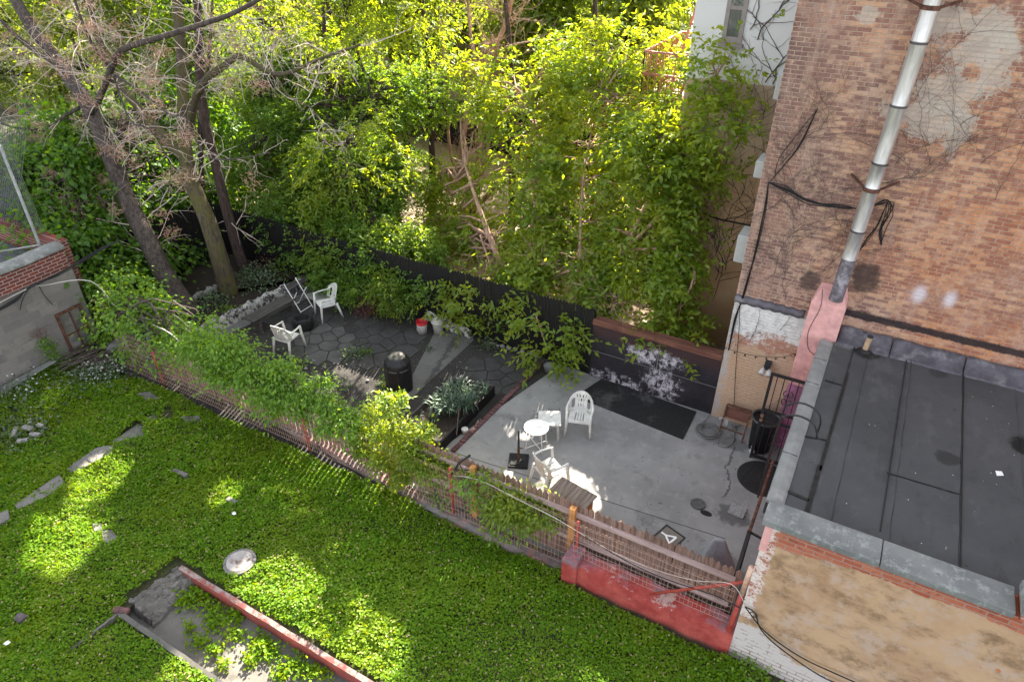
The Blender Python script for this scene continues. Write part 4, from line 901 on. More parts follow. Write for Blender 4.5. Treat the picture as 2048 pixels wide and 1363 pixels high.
for sx in(-1,1):
    for sy in(-1,1): obj('leg',MB().tube([(sx*.16,sy*.16,.41),(sx*.185,sy*.185,0)],[.032,.022],8),simple('leg_grey',(.45,.45,.44),.6,.1),t)
# umbrella stand
q=P(1037,923,.02);t=thing('umbrella_stand','square black umbrella base with a rusty empty pole','umbrella stand',tuple(q),R(24))
obj('base',MB().box(-.19,.19,-.19,.19,0,.05).box(-.15,.15,-.15,.15,.05,.065),M['rubber'],t,bevel=.02)
obj('pole',MB().tube([(0,0,.05),(0,0,.40)],.026,12),M['rust'],t);obj('upper_pole',MB().tube([(0,0,.40),(0,0,.78)],.021,12),M['iron'],t)
obj('knob',MB().tube([(.02,0,.36),(.08,0,.36)],.012,6),M['iron'],t)
# wooden cabinet
tc=[P(1118,957,.8),P(1191,997,.8),P(1157,1042,.8),P(1076,992,.8)]
cx=sum(p.x for p in tc)/4;cy=sum(p.y for p in tc)/4
t=thing('wooden_cabinet','weathered slat-topped wooden cabinet with orange sides by the picket fence','cabinet',(cx,cy,.02))
e1_=(tc[1]-tc[0]);e2_=(tc[2]-tc[1]);rz_=math.atan2(e1_.y,e1_.x);hx=e1_.length/2*.98;hy=.36
t.rotation_euler=(0,0,rz_)
for i in range(9):
    x=-hx+2*hx*i/9;obj('top_board',MB().box(x+.002,x+2*hx/9-.004,-hy,hy,.76,.78+rn.uniform(0,.004)),M['cab_top'],t)
obj('body',MB().box(-hx+.05,hx-.05,-hy+.04,hy-.04,.05,.755),M['amber_wood'],t,bevel=.006)
obj('door',MB().box(hx-.05,hx-.03,-hy+.08,hy-.08,.1,.7),M['amber_wood'],t)
# rubber mat, hose, drain things
mq=[P(1205,757,.02),P(1393,824,.02),P(1366,879,.02),P(1150,793,.02)]
mb=MB().prism([(p.x,p.y) for p in mq],.025,.038)
a_,b_,c_,d_=[Vector((p.x,p.y,.038)) for p in mq]
for i in range(1,44): mb.beam(a_.lerp(b_,i/44),d_.lerp(c_,i/44),.012,.006)
o=obj('rubber_mat',mb,M['rubber']);tag(o,'long ribbed black rubber mat on the patio below the peeling wall','mat')
q=P(1416,862,.03);mb=MB()
for k in range(5):
    r=.13+.028*k;mb.tube([(q.x+r*math.cos(a)*(1+.04*math.sin(3*a+k)),q.y+r*math.sin(a)*(1+.05*math.cos(2*a+k)),.04+.018*(k%3)+.006*math.sin(5*a)) for a in np.linspace(0,6.28,36)],.011,6)
mb.tube(smoothpath([Vector((q.x+.22,q.y+.02,.04)),P(1435,888,.04),P(1455,893,.04),P(1466,880,.04),P(1467,862,.1),P(1462,845,.3)],6),.010,6)
mb.tube(smoothpath([Vector((q.x-.2,q.y+.1,.05)),P(1413,838,.05),P(1420,828,.2)],6),.010,6)
o=obj('garden_hose',mb,simple('grey_hose',(.16,.16,.155),.6,.2),smooth=True);tag(o,'coiled grey garden hose on the patio by the wall corner','hose')
q=P(1474,1022,.02);o=obj('drain_grate',MB().obox((q.x,q.y,.035),(.14,.14,.02),R(-3)).obox((q.x,q.y,.056),(.08,.08,.004),R(-3)),simple('pale_drain',(.26,.26,.26),.85,.2,30,dirt=(.1,.1,.1),ds=14),bevel=.006);tag(o,'square pale drain cover set in the damp patio','drain cover')
q=P(1396,1008,.02);o=obj('round_cover',MB().lathe([(0,.03),(.04,.03),(.045,.022),(.08,.022),(.085,.03),(.13,.03),(.135,.0)][::-1],c=(q.x,q.y,.02),n=28,capb=False),simple('iron_cover',(.09,.09,.09),.7,.2,14));tag(o,'round ribbed grey cover on the patio','drain cover')
q=P(1412,1026,.02);o=obj('oval_plate',MB().lathe([(.09,0),(.09,.014),(0,.014)],c=(q.x,q.y,.02),n=20,sx=1.15,sy=.62),M['tyre']);tag(o,'small dark oval lid beside the round ribbed cover','drain plate')
q=P(1540,962,.02);mb=MB().lathe([(.46,0),(.46,.02),(.44,.022),(0,.022)],c=(q.x-.14,q.y,.02),n=48)
for k in range(60):
    a=rn.uniform(0,6.28);r=rn.uniform(.05,.4);c_=Vector((q.x-.14+r*math.cos(a),q.y+r*math.sin(a),.046));mb.tube([c_+Vector((.03*math.cos(b2),.03*math.sin(b2),0)) for b2 in np.linspace(a,a+4.4,8)],.005,4)
o=obj('round_doormat',mb,simple('mat_black',(.010,.010,.011),.6,.3,30,spec=.5));tag(o,'round black patterned doormat partly hidden by the gutter','mat')
# iron gate (open) with scrolls and kick panel, and rail
def scroll(mb,c,s,nx=1):
    for sg in(-1,1):
        for sz in(-1,1): mb.tube([Vector((c[0]+sg*(s*.5*(1-math.cos(a))*(1-a/9)),c[1],c[2]+sz*(s*.9-s*.8*math.sin(a)*(1-a/9)) )) for a in np.linspace(0,4.4,10)],.008,4)
gx0,gx1,gy=-.76,.10-.12,10.8
t=thing('iron_gate','open black iron security gate with scrollwork, against the pink chimney','gate',(gx0,gy,0))
obj('frame',MB().box(gx0,gx0+.05,gy-.02,gy+.02,.03,2.06).box(gx1-.05,gx1,gy-.02,gy+.02,.03,2.06).box(gx0+.05,gx1-.05,gy-.02,gy+.02,2.01,2.06).box(gx0+.05,gx1-.05,gy-.02,gy+.02,.06,.11).box(gx0+.05,gx1-.05,gy-.02,gy+.02,.98,1.02).box(gx0+.05,gx1-.05,gy-.02,gy+.02,1.2,1.24),M['iron'],t,True)
for i in range(1,6):
    x=gx0+(gx1-gx0)*i/6;obj('bar',MB().box(x-.008,x+.008,gy-.008,gy+.008,.11,2.01),M['iron'],t,True)
for zz in(1.62,.55):
    mb=MB();scroll(mb,(gx0+(gx1-gx0)*.5,gy-.015,zz),.12);obj('scroll',mb,M['iron'],t,True)
mb=MB();
for i in range(40):
    u=gx0+.05+(gx1-gx0-.1)*i/40;w2=min(gx1-.05,u+.5);mb.tube([(u,gy+.012,1.25),(w2,gy+.012,1.25+(w2-u)*1.5)],.0022,3,cap=False)
obj('screen',mb,M['iron'],t,True)
for zz in(1.1,1.0): obj('lock',MB().lathe([(.03,0),(.03,.05),(.0,.05)],c=(gx0+.04,gy-.06,zz),n=12),simple('brass',(.55,.38,.28),.35,.1,9,.9),t,True)
t=thing('iron_rail','long black iron handrail running beside the low building wall','handrail',(-.62,7.2,0))
ra=P(1541,920,1.0);rb=P(1471,1150,1.0)
obj('top_rail',MB().beam(P(1498,1062,1.0),rb,.05,.05).beam(P(1498,1062,1.0)+Vector((0,.0,0)),Vector((-.06,P(1498,1062,1.0).y-.05,1.0)),.03,.03),M['iron'],t,True)
obj('post',MB().beam(rb,(rb.x,rb.y,.02),.05,.05),M['iron'],t,True)
obj('post',MB().beam(P(1500,1062,1.0),(P(1500,1062,1.0).x,P(1500,1062,1.0).y,.02),.05,.05),M['iron'],t,True)
obj('rust_pole',MB().tube([P(1546,922,1.0),P(1500,1060,1.05)],.026,10),M['rust'],t,True,label='rust brown upper length of the handrail')
# bin can behind the gate, metal frame against the wall
q=P(1518,892,.02);t=thing('trash_can','black rubbish can behind the open iron gate','trash can',(q.x,11.15,.02))
obj('can',MB().lathe([(.2,0),(.24,.72),(.25,.74)],n=28),M['cover_black'],t,smooth=True);obj('hoop',MB().lathe([(.265,.74),(.27,.78),(.245,.78),(.24,.74)],n=28,capb=False),M['gutter'] if 0 else simple('can_rim',(.06,.06,.06),.4,.2),t,smooth=True)
obj('liner',MB().lathe([(.235,.70),(0,.66)],n=28,capb=False),M['iron'],t)
t=thing('metal_stand','low rusty metal stand with a timber panel against the tan painted brick','stand',(-1.3,11.5,.02))
L0=P(1437,868,.02);L1=P(1483,885,.02);
f0=PY(1455,808,11.5);f1=PY(1503,822,11.5)
obj('leg',MB().beam(L0,f0,.03,.03),M['rust'],t,True);obj('leg',MB().beam(L1,f1,.03,.03),M['rust'],t,True)
obj('rail',MB().beam(f0,f1,.03,.03).beam(f0.lerp(L0,.75),f1.lerp(L1,.75),.02,.02),M['rust'],t,True)
p_=[f0.lerp(L0,.1),f1.lerp(L1,.1),f1.lerp(L1,.42),f0.lerp(L0,.42)];obj('panel',MB().add([v+Vector((0,.03,0)) for v in p_]+[v+Vector((0,.05,0)) for v in p_],[(0,1,2,3),(7,6,5,4),(0,4,5,1),(1,5,6,2),(2,6,7,3),(3,7,4,0)]),M['beam_wood'],t,True)
q=PY(1452,838,11.35);o=obj('hose_bracket',MB().obox((q.x,q.y,q.z-.08),(.05,.02,.07)).tube([(q.x-.02,q.y,q.z),(q.x-.08,q.y-.05,q.z+.05),(q.x-.12,q.y-.05,q.z+.0)],.015,6),M['ac']);tag(o,'small pale tap timer box hanging by the metal stand','tap')
q=P(1503,905,.02);o=obj('door_stop',MB().lathe([(.05,0),(.055,.05),(.03,.11),(.035,.16),(.0,.19)],c=tuple(q),n=14),simple('pale_stone',(.4,.4,.38),.8,.2));tag(o,'small pale stone figure at the foot of the iron gate','ornament')
# square bin with white tool, covered grill, white tub
q=P(1330,1115,.02);t=thing('square_bin','grey bin with a square taupe lid bearing a white triangle-and-bar mark','bin',tuple(q),R(72))
obj('body',MB().add([(-.13,-.13,0),(.13,-.13,0),(.13,.13,0),(-.13,.13,0),(-.17,-.17,.5),(.17,-.17,.5),(.17,.17,.5),(-.17,.17,.5)],[(0,3,2,1),(0,1,5,4),(1,2,6,5),(2,3,7,6),(3,0,4,7)]),M['bin'],t,bevel=.02)
obj('rim',MB().box(-.19,.19,-.19,-.17,.49,.52).box(-.19,.19,.17,.19,.49,.52).box(-.19,-.17,-.17,.17,.49,.52).box(.17,.19,-.17,.17,.49,.52),M['iron'],t)
obj('lid',MB().box(-.17,.17,-.17,.17,.485,.505),M['taupe'],t)
obj('lid_mark',MB().beam((-.11,-.08,.512),(.09,-.08,.512),.035,.01).beam((-.10,-.075,.514),(.0,.07,.514),.03,.01).beam((.08,-.08,.516),(-.01,.06,.516),.03,.01).beam((-.01,.03,.518),(-.01,.14,.518),.03,.01),M['paper'],t)
def cover(name,lab,cat,base,rz,prof,m,nz=14,na=32,fold=.03,sq=.5):
    t=thing(name,lab,cat,tuple(base),rz)
    def fn(u,v):
        a=u*2*math.pi;k=v*(len(prof)-1);i=min(int(k),len(prof)-2);f_=k-i
        rx=prof[i][0]+(prof[i+1][0]-prof[i][0])*f_;ry=prof[i][1]+(prof[i+1][1]-prof[i][1])*f_;z=prof[i][2]+(prof[i+1][2]-prof[i][2])*f_
        ca,sa=math.cos(a),math.sin(a);e=sq
        x=rx*abs(ca)**e*(1 if ca>0 else -1);y=ry*abs(sa)**e*(1 if sa>0 else -1)
        w_=1+fold*math.sin(a*7+v*2)*(1-v*.6)+fold*.6*math.sin(a*15+1+v*5)
        return (x*w_,y*w_,z)
    obj('cover',MB().surf(fn,na*2,nz*2),m,t,smooth=True);return t
q=P(800,775);t=cover('covered_grill','round grill under a black fitted cover on the gravel','grill',q,0,[(.29,.29,0),(.30,.30,.3),(.29,.29,.62),(.28,.28,.74),(.18,.18,.86),(.03,.03,.88),(0,0,.88)],M['cover_black'],fold=.03,sq=1)
obj('drawstring',MB().lathe([(.292,.60),(.297,.615),(.292,.63)],n=30,capb=False),simple('grey_strap',(.10,.10,.10),.7,.1),t)
obj('foot',MB().tube([(.2,-.25,0),(.2,-.25,.05)],.04,10),M['iron'],t)
q=P(1420,1155,.02);t=cover('covered_grill','grill under a loose grey cover near the red end post','grill',q,R(20),[(.42,.30,0),(.40,.28,.12),(.28,.20,.45),(.15,.10,.75),(.08,.03,.93),(0,0,.94)],M['cover_grey'],fold=.035,sq=.65)
q=PY(1482,1195,6.9);o=obj('white_jug',MB().lathe([(.09,0),(.1,.2),(.06,.28),(.03,.33)],c=(q.x,q.y,.02),n=20,capt=True),M['cover_grey'],smooth=True);tag(o,'pale translucent jug in the corner behind the red end post','jug')
q=P(930,865,.02);o=obj('white_tub',MB().lathe([(.055,0),(.07,.10),(.072,.11),(.05,.10),(0,.09)],c=tuple(q),n=20),M['plastic'],smooth=True);tag(o,'small white tub on the brick edging by the raised bed','tub')
q=P(1098,742,.02);t=thing('flower_pot','pale flower pot with a small plant below the hanging leaves','flower pot',tuple(q));obj('pot',MB().lathe([(.09,0),(.13,.16),(.14,.17),(.12,.15),(0,.14)],n=22),M['cover_grey'],t,smooth=True)
# buckets
q=P(845,664);t=thing('bucket','white bucket with a bright red rim by the black fence','bucket',tuple(q))
obj('body',MB().lathe([(.11,0),(.135,.27)],n=26),M['plastic'],t,smooth=True);obj('rim',MB().lathe([(.137,.26),(.14,.33),(.125,.33),(.12,.2),(0,.16)],n=26,capb=False),M['redpl'],t,smooth=True)
obj('stain',MB().obox((-.02,-.127,.14),(.05,.004,.05)).obox((.04,-.12,.09),(.015,.006,.02)),simple('brown_stain',(.3,.27,.24),.8,.3,30),t)
q=P(877,664);t=thing('lidded_pail','cream plastic pail with a domed lid beside the white bucket','pail',tuple(q))
obj('body',MB().lathe([(.12,0),(.14,.30)],n=26),M['pail'],t,smooth=True);obj('lid',MB().lathe([(.165,.29),(.165,.32),(.11,.36),(.09,.42),(.0,.44)],n=26),M['pail'],t,smooth=True)
q=P(900,650);o=obj('dark_pipe_end',MB().tube([(q.x,q.y,.06),(q.x+.12,q.y+.1,.07)],.07,12,cap=False),M['tyre']);tag(o,'short dark pipe end lying beside the cream pail','pipe')
# bench, folding chair frame, fire pit
ba=Vector(P(507,632,.42));bb=Vector(P(584,590,.42));d=(bb-ba).normalized();ang=math.atan2(d.y,d.x);mid=(ba+bb)/2
t=thing('bench','low dark slatted wooden bench along the white stone wall','bench',(mid.x,mid.y-.05,0),ang)
L=(bb-ba).length/2+.12
for k in range(4): obj('slat',MB().box(-L,L,-.19+.1*k,-.10+.1*k,.38,.41),M['old_wood'],t)
for s_ in(-1,1): obj('leg',MB().box(s_*(L-.2)-.04,s_*(L-.2)+.04,-.16,.16,0,.378),M['old_wood'],t)
obj('apron',MB().box(-L+.1,L-.1,-.15,-.12,.28,.377),M['old_wood'],t)
t=thing('long_bench','long dark plank bench against the flaking white wall behind the folding frame','bench',(P(600,590)[0],P(600,590)[1]+.35,0),ang)
for k in range(3): obj('plank',MB().box(-.65,.9,-.05+.1*k,.04+.1*k,.30,.33),M['old_wood'],t)
for s_ in(-.5,.75): obj('leg',MB().box(s_-.04,s_+.04,-.04,.22,0,.298),M['old_wood'],t)
q=P(601,617);t=thing('folding_frame','white folding chair frame without its seat, between bench and fire pit','folding chair',tuple(q),ang+.05)
for s_ in(-1,1):
    obj('leg',MB().tube([(s_*.2,-.26,0),(s_*.2,.2,.78)],.011,8),M['white_metal'],t);obj('leg',MB().tube([(s_*.17,.24,0),(s_*.17,-.18,.62)],.011,8),M['white_metal'],t)
obj('cross_bar',MB().tube([(-.2,-.22,.07),(.2,-.22,.07)],.010,8),M['white_metal'],t);obj('cross_bar',MB().tube([(-.17,.2,.06),(.17,.2,.06)],.010,8),M['white_metal'],t)
q=P(608,655);t=thing('fire_pit','round black fire pit drum between the two white chairs','fire pit',tuple(q))
obj('drum',MB().lathe([(.20,0),(.25,.03),(.26,.12),(.25,.2),(.255,.29),(.24,.31),(.19,.31),(.175,.27),(.17,.12),(0,.10)],n=36),M['tyre'],t,smooth=True)
obj('ash',MB().lathe([(.168,.13),(.08,.16),(0,.15)],n=20,capb=False),simple('ash',(.07,.07,.07),.95,.5,30),t)
# raised vegetable bed with leeks
bp=[P(822,850),P(905,772),P(988,790),P(880,905)]
t=thing('raised_bed','low dark timber raised bed planted with leeks','raised bed',tuple(P(905,840)))
bz=.26
for i in range(4):
    a_=bp[i];b_=bp[(i+1)%4];obj('board',MB().beam((a_.x,a_.y,bz/2),(b_.x,b_.y,bz/2),.045,bz),M['old_wood'] if i!=2 else M['black_wood'],t,True)
obj('soil',MB().prism([(p.x,p.y) for p in bp],.01,.17),M['bed'],t,True)
o=obj('stake',MB().tube([P(913,870,.15),P(918,818,.45)],.014,6),M['stick']);tag(o,'leaning stick stuck in the leek bed','stick')
# brick edging between gravel and patio : individual bricks
eA=Vector(P(1082,728,.02));eB=Vector(P(905,903,.02));n=34;d=(eB-eA)
for i in range(n):
    c=eA.lerp(eB,(i+.5)/n);o=obj('edging_brick',MB().obox((c.x,c.y,.025+rn.uniform(-.008,.008)),(.052,d.length/n/2-.006,.028),math.atan2(d.y,d.x)+math.pi/2+rn.uniform(-.03,.03)),M['brickedge'],bevel=.004)
    tag(o,'dark red brick laid in the row that edges the patio','brick','edging bricks along the patio')
# flagstones in the gravel garden
def irregular(cx,cy,r,n=6,asp=.75,rot=0):
    k=[rn.uniform(.8,1.12) for _ in range(n)];a0=rn.random()
    return [(cx+math.cos(rot)*r*k[i]*math.cos(a0+i*2*math.pi/n)-math.sin(rot)*r*asp*k[i]*math.sin(a0+i*2*math.pi/n),cy+math.sin(rot)*r*k[i]*math.cos(a0+i*2*math.pi/n)+math.cos(rot)*r*asp*k[i]*math.sin(a0+i*2*math.pi/n)) for i in range(n)]
def cells(region,n,sh=.012,seed=3):
    r_=random.Random(seed);xs=[p[0] for p in region];ys=[p[1] for p in region];pts=[]
    tries=0
    while len(pts)<n and tries<4000:
        tries+=1;p=(r_.uniform(min(xs),max(xs)),r_.uniform(min(ys),max(ys)))
        if inpoly(np.array([p]),region)[0] and all(math.hypot(p[0]-q[0],p[1]-q[1])>.27 for q in pts): pts.append(p)
    out=[]
    for i,p in enumerate(pts):
        poly=[(p[0]-.3,p[1]-.26),(p[0]+.3,p[1]-.3),(p[0]+.32,p[1]+.25),(p[0]-.28,p[1]+.3)]
        for j,q in enumerate(pts):
            if i==j: continue
            nx_,ny_=q[0]-p[0],q[1]-p[1];L=math.hypot(nx_,ny_)
            if L>1.2: continue
            nx_/=L;ny_/=L;dd=L/2-sh;new=[]
            for a in range(len(poly)):
                A=poly[a];Bq=poly[(a+1)%len(poly)];da=(A[0]-p[0])*nx_+(A[1]-p[1])*ny_-dd;db=(Bq[0]-p[0])*nx_+(Bq[1]-p[1])*ny_-dd
                if da<=0: new.append(A)
                if da*db<0: t_=da/(da-db);new.append((A[0]+(Bq[0]-A[0])*t_,A[1]+(Bq[1]-A[1])*t_))
            poly=new
            if len(poly)<3: break
        if len(poly)>=3: out.append((p,poly))
    return out
reg=[[P(*q)[:2] for q in rr] for rr in ([(545,625),(585,612),(700,628),(745,652),(830,672),(838,712),(790,728),(700,722),(640,712),(588,722),(555,690)],[(950,728),(1015,718),(1052,738),(1030,778),(985,768),(940,748)])]
for k,rr in enumerate(reg):
    for p,poly in cells([tuple(q) for q in rr],46 if k==0 else 12,seed=3+k):
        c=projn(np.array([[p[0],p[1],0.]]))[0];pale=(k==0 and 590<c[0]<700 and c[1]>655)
        if k==0 and rn.random()<.12: continue
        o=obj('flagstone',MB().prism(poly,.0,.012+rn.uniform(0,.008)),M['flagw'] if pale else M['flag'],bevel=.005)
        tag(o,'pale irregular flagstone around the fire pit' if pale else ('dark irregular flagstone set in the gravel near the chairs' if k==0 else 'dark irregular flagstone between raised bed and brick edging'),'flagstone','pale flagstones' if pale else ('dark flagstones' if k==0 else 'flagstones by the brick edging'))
q=P(637,598);o=obj('pale_slab',MB().prism(irregular(q.x,q.y,.36,9,.5,.3),.05,.09),simple('speckled_stone',(.28,.28,.26),.8,.3,25));tag(o,'oval speckled stone slab behind the white chair','stone')
# rubble stones
def stones(pts,lab,grp,m,r0=.05,r1=.11,cat='stone',name='stone'):
    for (px,py) in pts:
        q=P(px,py);r=rn.uniform(r0,r1);o=obj(name,MB().ico((q.x,q.y,r*.4),r,rn,(1,.8,.6)),m,bevel=.006);tag(o,lab,cat,grp)
stones([(985,688),(995,692),(1005,694),(1018,698),(1030,700),(1045,704),(1062,708),(1072,712)],'pale rubble stone at the foot of the black fence','stones along the black fence',M['pebble'],.05,.09)
stones([(700+i*1,0) for i in range(0)],'','',M['pebble'])
stones([(600,725),(612,738),(628,722),(650,735),(668,728),(590,745),(700,770),(690,758),(720,780),(735,762)],'small pale stone on the dark gravel behind the vine','stones behind the vine',M['pebble'],.03,.06)
for i in range(12):
    u=i/11;px=395-10*u;q=P(372+60*u,605-28*u,.18);r=rn.uniform(.07,.12);o=obj('stone',MB().ico((q.x+rn.uniform(-.05,.05),q.y,.22),r,rn),M['pebble']);tag(o,'rubble stone in the row between bed and black fence','stone','stones at the back of the bed')
# lawn: paving slabs, manhole, kerbs, debris
lawn_slabs=[([(30,1012),(120,952),(133,968),(118,986),(38,1022)],'grey paving slab in the lawn nearest the left edge of the photo, its end lost in clover'),
 ([(132,942),(195,898),(232,892),(222,912),(150,948)],'grey paving slab in the lawn, second from the left'),
 ([(225,886),(278,850),(293,858),(288,878),(240,893)],'grey paving slab in the lawn, third from the left'),
 ([(272,790),(300,785),(325,803),(305,808),(285,800)],'small grey stone nearest the vine covered fence'),
 ([(290,838),(312,831),(320,842),(300,850)],'small grey stone beside the third paving slab'),
 ([(362,836),(400,834),(402,842),(372,848)],'small grey stone in the clover under the vine'),
 ([(205,1065),(225,1062),(240,1078),(222,1092),(208,1085)],'small grey stone in the clover above the ruined step'),
 ([(186,1050),(204,1048),(208,1064),(190,1066)],'tiny grey stone next to the stone above the ruined step'),
 ([(0,1030),(18,1022),(22,1040),(0,1052)],'sunlit slab fragment at the left edge of the lawn'),
 ([(350,938),(378,950),(372,956),(345,945)],'thin grey stone sliver in the middle of the clover'),([(458,996),(478,1004),(470,1010),(452,1002)],'thin grey stone sliver above the round manhole')]
for poly,lab in lawn_slabs:
    q=[P(*p) for p in poly];o=obj('paving_slab',MB().prism([(p.x,p.y) for p in q],-.03,.055),M['lawnstone'],bevel=.01);tag(o,lab,'paving slab')
q=P(481,1127);t=thing('manhole','round manhole with a flaking white and rust lid in the clover','manhole cover',(q.x,q.y,0))
obj('ring',MB().lathe([(.26,0),(.26,.07),(.215,.08),(.215,.05)],n=36),M['lawnstone'],t);obj('lid',MB().lathe([(.212,.06),(.208,.085),(.05,.09),(.045,.10),(0,.10)],n=36),M['rust_lid'],t)
def kerb(name,lab,a,b_,w_,z0,z1,m,mtop=None,segs=26):
    a=Vector(a);b_=Vector(b_);d=b_-a;nr=Vector((-d.y,d.x,0)).normalized()
    t=thing(name,lab,'kerb',(a.x,a.y,z0))
    mb=MB().surf(lambda u,v:tuple(a+d*u+nr*(w_*([-.5,-.48,.48,.5][min(int(v*3+.01),3)])+.003*math.sin(u*37))+Vector((0,0,[z0,z1-.02,z1,z0][min(int(v*3+.01),3)]+(.006*math.sin(u*51) if 0<v<1 else 0)-a.z))),segs,3)
    obj('body',mb,m,t,True);return t
rk=P(372,1128);rk2=P(760,1400)
kerb('red_kerb','red painted low wall with a flaking top along the sunken path',(rk.x,3.62,0),(-3.0,3.60,0),.075,-.2,.06,m_redkerb())
ka=P(248,1218);kerb('grey_kerb','narrow grey kerb on the near side of the sunken path',(ka.x-.02,2.60,0),(-4.5,2.58,0),.07,-.2,.045,M['slab'])
kc=P(135,1305);kerb('grey_kerb','thin crumbling kerb running from the step towards the lower left',(ka.x,ka.y,0),(kc.x,kc.y,0),.06,-.1,.035,M['slab'])
a=[P(250,1200),P(355,1128),P(408,1140),P(385,1190),P(300,1245)]
q=[(p.x,p.y) for p in a];mb=MB();c00,c10,c11,c01=[Vector(p).xy for p in (a[0],a[1],a[2],a[4])]
mb.surf(lambda u,v:(lambda p_:(p_.x,p_.y,-.01-.16*(v**3)+.035*math.sin(u*19+v*7)*math.sin(v*23+u*5)+rn.uniform(-.02,.02)-(.15 if u in(0,1) or v in (0,1) else 0)))(c00.lerp(c10,u).lerp(c01.lerp(c11,u),v)+Vector((rn.uniform(-.02,.02),rn.uniform(-.02,.02)))),22,16)
o=obj('ruined_step',mb,M['slab']);tag(o,'broken concrete step at the head of the sunken path','step')
q=P(230,1222);o=obj('broken_brick',MB().obox((q.x+.1,q.y+.05,.03),(.12,.05,.03),R(20)),M['brickedge'],bevel=.01);tag(o,'pinkish broken brick at the corner of the grey kerbs','brick')
for (px,py,lab) in [(45,1238,'dark purple stone in the lower left clover'),(95,1238,'') ][:1]:
    q=P(px,py);o=obj('stone',MB().ico((q.x,q.y,.06),.11,rn,(1,.7,.6)),simple('purple_stone',(.09,.07,.08),.9,.3));tag(o,lab,'stone')
for (px,py,lab) in [(468,1026,'white litter scrap in the clover above the manhole'),(14,1285,'white litter scrap at the left edge of the clover')]:
    q=P(px,py,.09);o=obj('litter',MB().ico(tuple(q),.05,rn,(1,.7,.4),.4),M['paper']);tag(o,lab,'litter')
for i,(px,py) in enumerate([(30,862),(55,855),(70,868),(45,880),(25,835),(80,850),(60,842)]):
    q=P(px,py,.06);o=obj('rubble_piece',MB().obox(tuple(q),(rn.uniform(.06,.14),rn.uniform(.03,.06),.03),rn.random()*3,rn.uniform(-.2,.2)),M['pebble'],bevel=.01);tag(o,'broken pale rubble piece in the weeds by the block wall','rubble','rubble by the block wall')
# stick pile, pale poles by the wall, boulder
mb=MB()
for i in range(90):
    q=P(rn.uniform(140,240),rn.uniform(690,725),rn.uniform(.03,.25));a=rn.gauss(1.1,.35);l=rn.uniform(.4,1.1);d=Vector((math.cos(a)*.4,math.sin(a),rn.uniform(-.1,.12)));mb.tube([q-d*l/2,q+Vector((0,0,rn.uniform(-.03,.04))),q+d*l/2],rn.uniform(.006,.014),4)
o=obj('brushwood_pile',mb,M['stick']);tag(o,'pile of dead sticks against the block wall window','brushwood')
for k in range(4):
    o=obj('pale_pole',MB().tube([PX(-10,782+k*4,-15.5+.05*k)*1,PX(100+k*4,722,-15.48+.05*k)],.012,6),M['gutter']);o.location.z+=0;tag(o,'long pale pole lying along the foot of the block wall','pole','pale poles along the block wall')
q=P(240,705);o=obj('boulder',MB().ico((q.x,q.y,.18),.3,rn,(.7,1.1,.8)),simple('grey_stone',(.13,.12,.12),.9,.3,6));tag(o,'grey boulder beside the stick pile','stone')
for i,(px,py,px2,py2) in enumerate([(1225,1068,1266,1058)]):
    o=obj('stick',MB().tube(smoothpath([P(px,py,.04),P((px+px2)/2,(py+py2)/2-2,.06),P(px2,py2,.04)],4),.014,5),M['stick']);tag(o,'dark stick lying on the patio by the picket fence','stick')
for (px,py) in [(1198,940),(1293,992),(1312,990),(1060,750)][:1]:
    pass
q=P(1180,966,.8);o=obj('pale_cup',MB().lathe([(.035,0),(.045,.07),(.03,.06),(0,.05)],c=(P(1166,812,.42).x,P(1166,812,.42).y,.43),n=14),M['paper']);tag(o,'white cup standing on the seat of the chair by the rubber mat','cup')
# ================================================================ PLANTS
def tree(name,lab,cat,base,limbs,blobs,lm,bark,leaf=dict(L=.11,Wd=.045,k=9,RL=.3,droop=.5),dens=1.0,clump=.5,per=22,group=None,branch=True,single=False,br=.018,keep=True,shell=.45):
    t=thing(name,lab,cat,base,group=group);paths=[];mb=MB()
    for pts,r0,r1 in limbs: paths+=limb(mb,pts,r0,r1,9 if r0>.08 else 6)
    ps,ds,cc=crown_pts(blobs,dens,clump,per,shell)
    if branch and paths:
        A=np.array([tuple(p) for p in paths])
        kb=sunkeep(cc.copy())
        for c,kk in zip(cc,kb):
            if keep and not kk: continue
            dist=np.linalg.norm(A-c,axis=1)+np.maximum(0,A[:,2]-c[2])*.8;i=int(np.argmin(dist))
            if dist[i]<4.5:
                q=curve_pts(A[i],c,5,.16,.05)
                if keep and c[2]>5 and not sunkeep(np.array([tuple(a_) for a_ in q]),1.0).all(): continue
                mb.tube(q,taper(len(q),min(.05,br*(1+dist[i]*.35)),.004),4,cap=False)
    if mb.v: obj('trunk',mb,bark,t,True,smooth=True)
    if keep:
        k=sunkeep(ps);ps,ds=ps[k],ds[k]
    if single: V=leaves(ps,ds,leaf['L'],leaf['Wd'],.8,leaf.get('droop',.4))
    else: V=sprays(ps,ds,leaf['k'],leaf['RL'],leaf['L'],leaf['Wd'],leaf['droop'])
    if keep: V=V[sunkeep(V[:,2].astype(float))]
    leafobj('crown',V,lm,t);return t
def B(px,py,Y,r,n,X=False):
    c=PX(px,py,Y) if X else PY(px,py,Y)
    return (tuple(c),r if isinstance(r,tuple) else (r,r,r*.8),n)
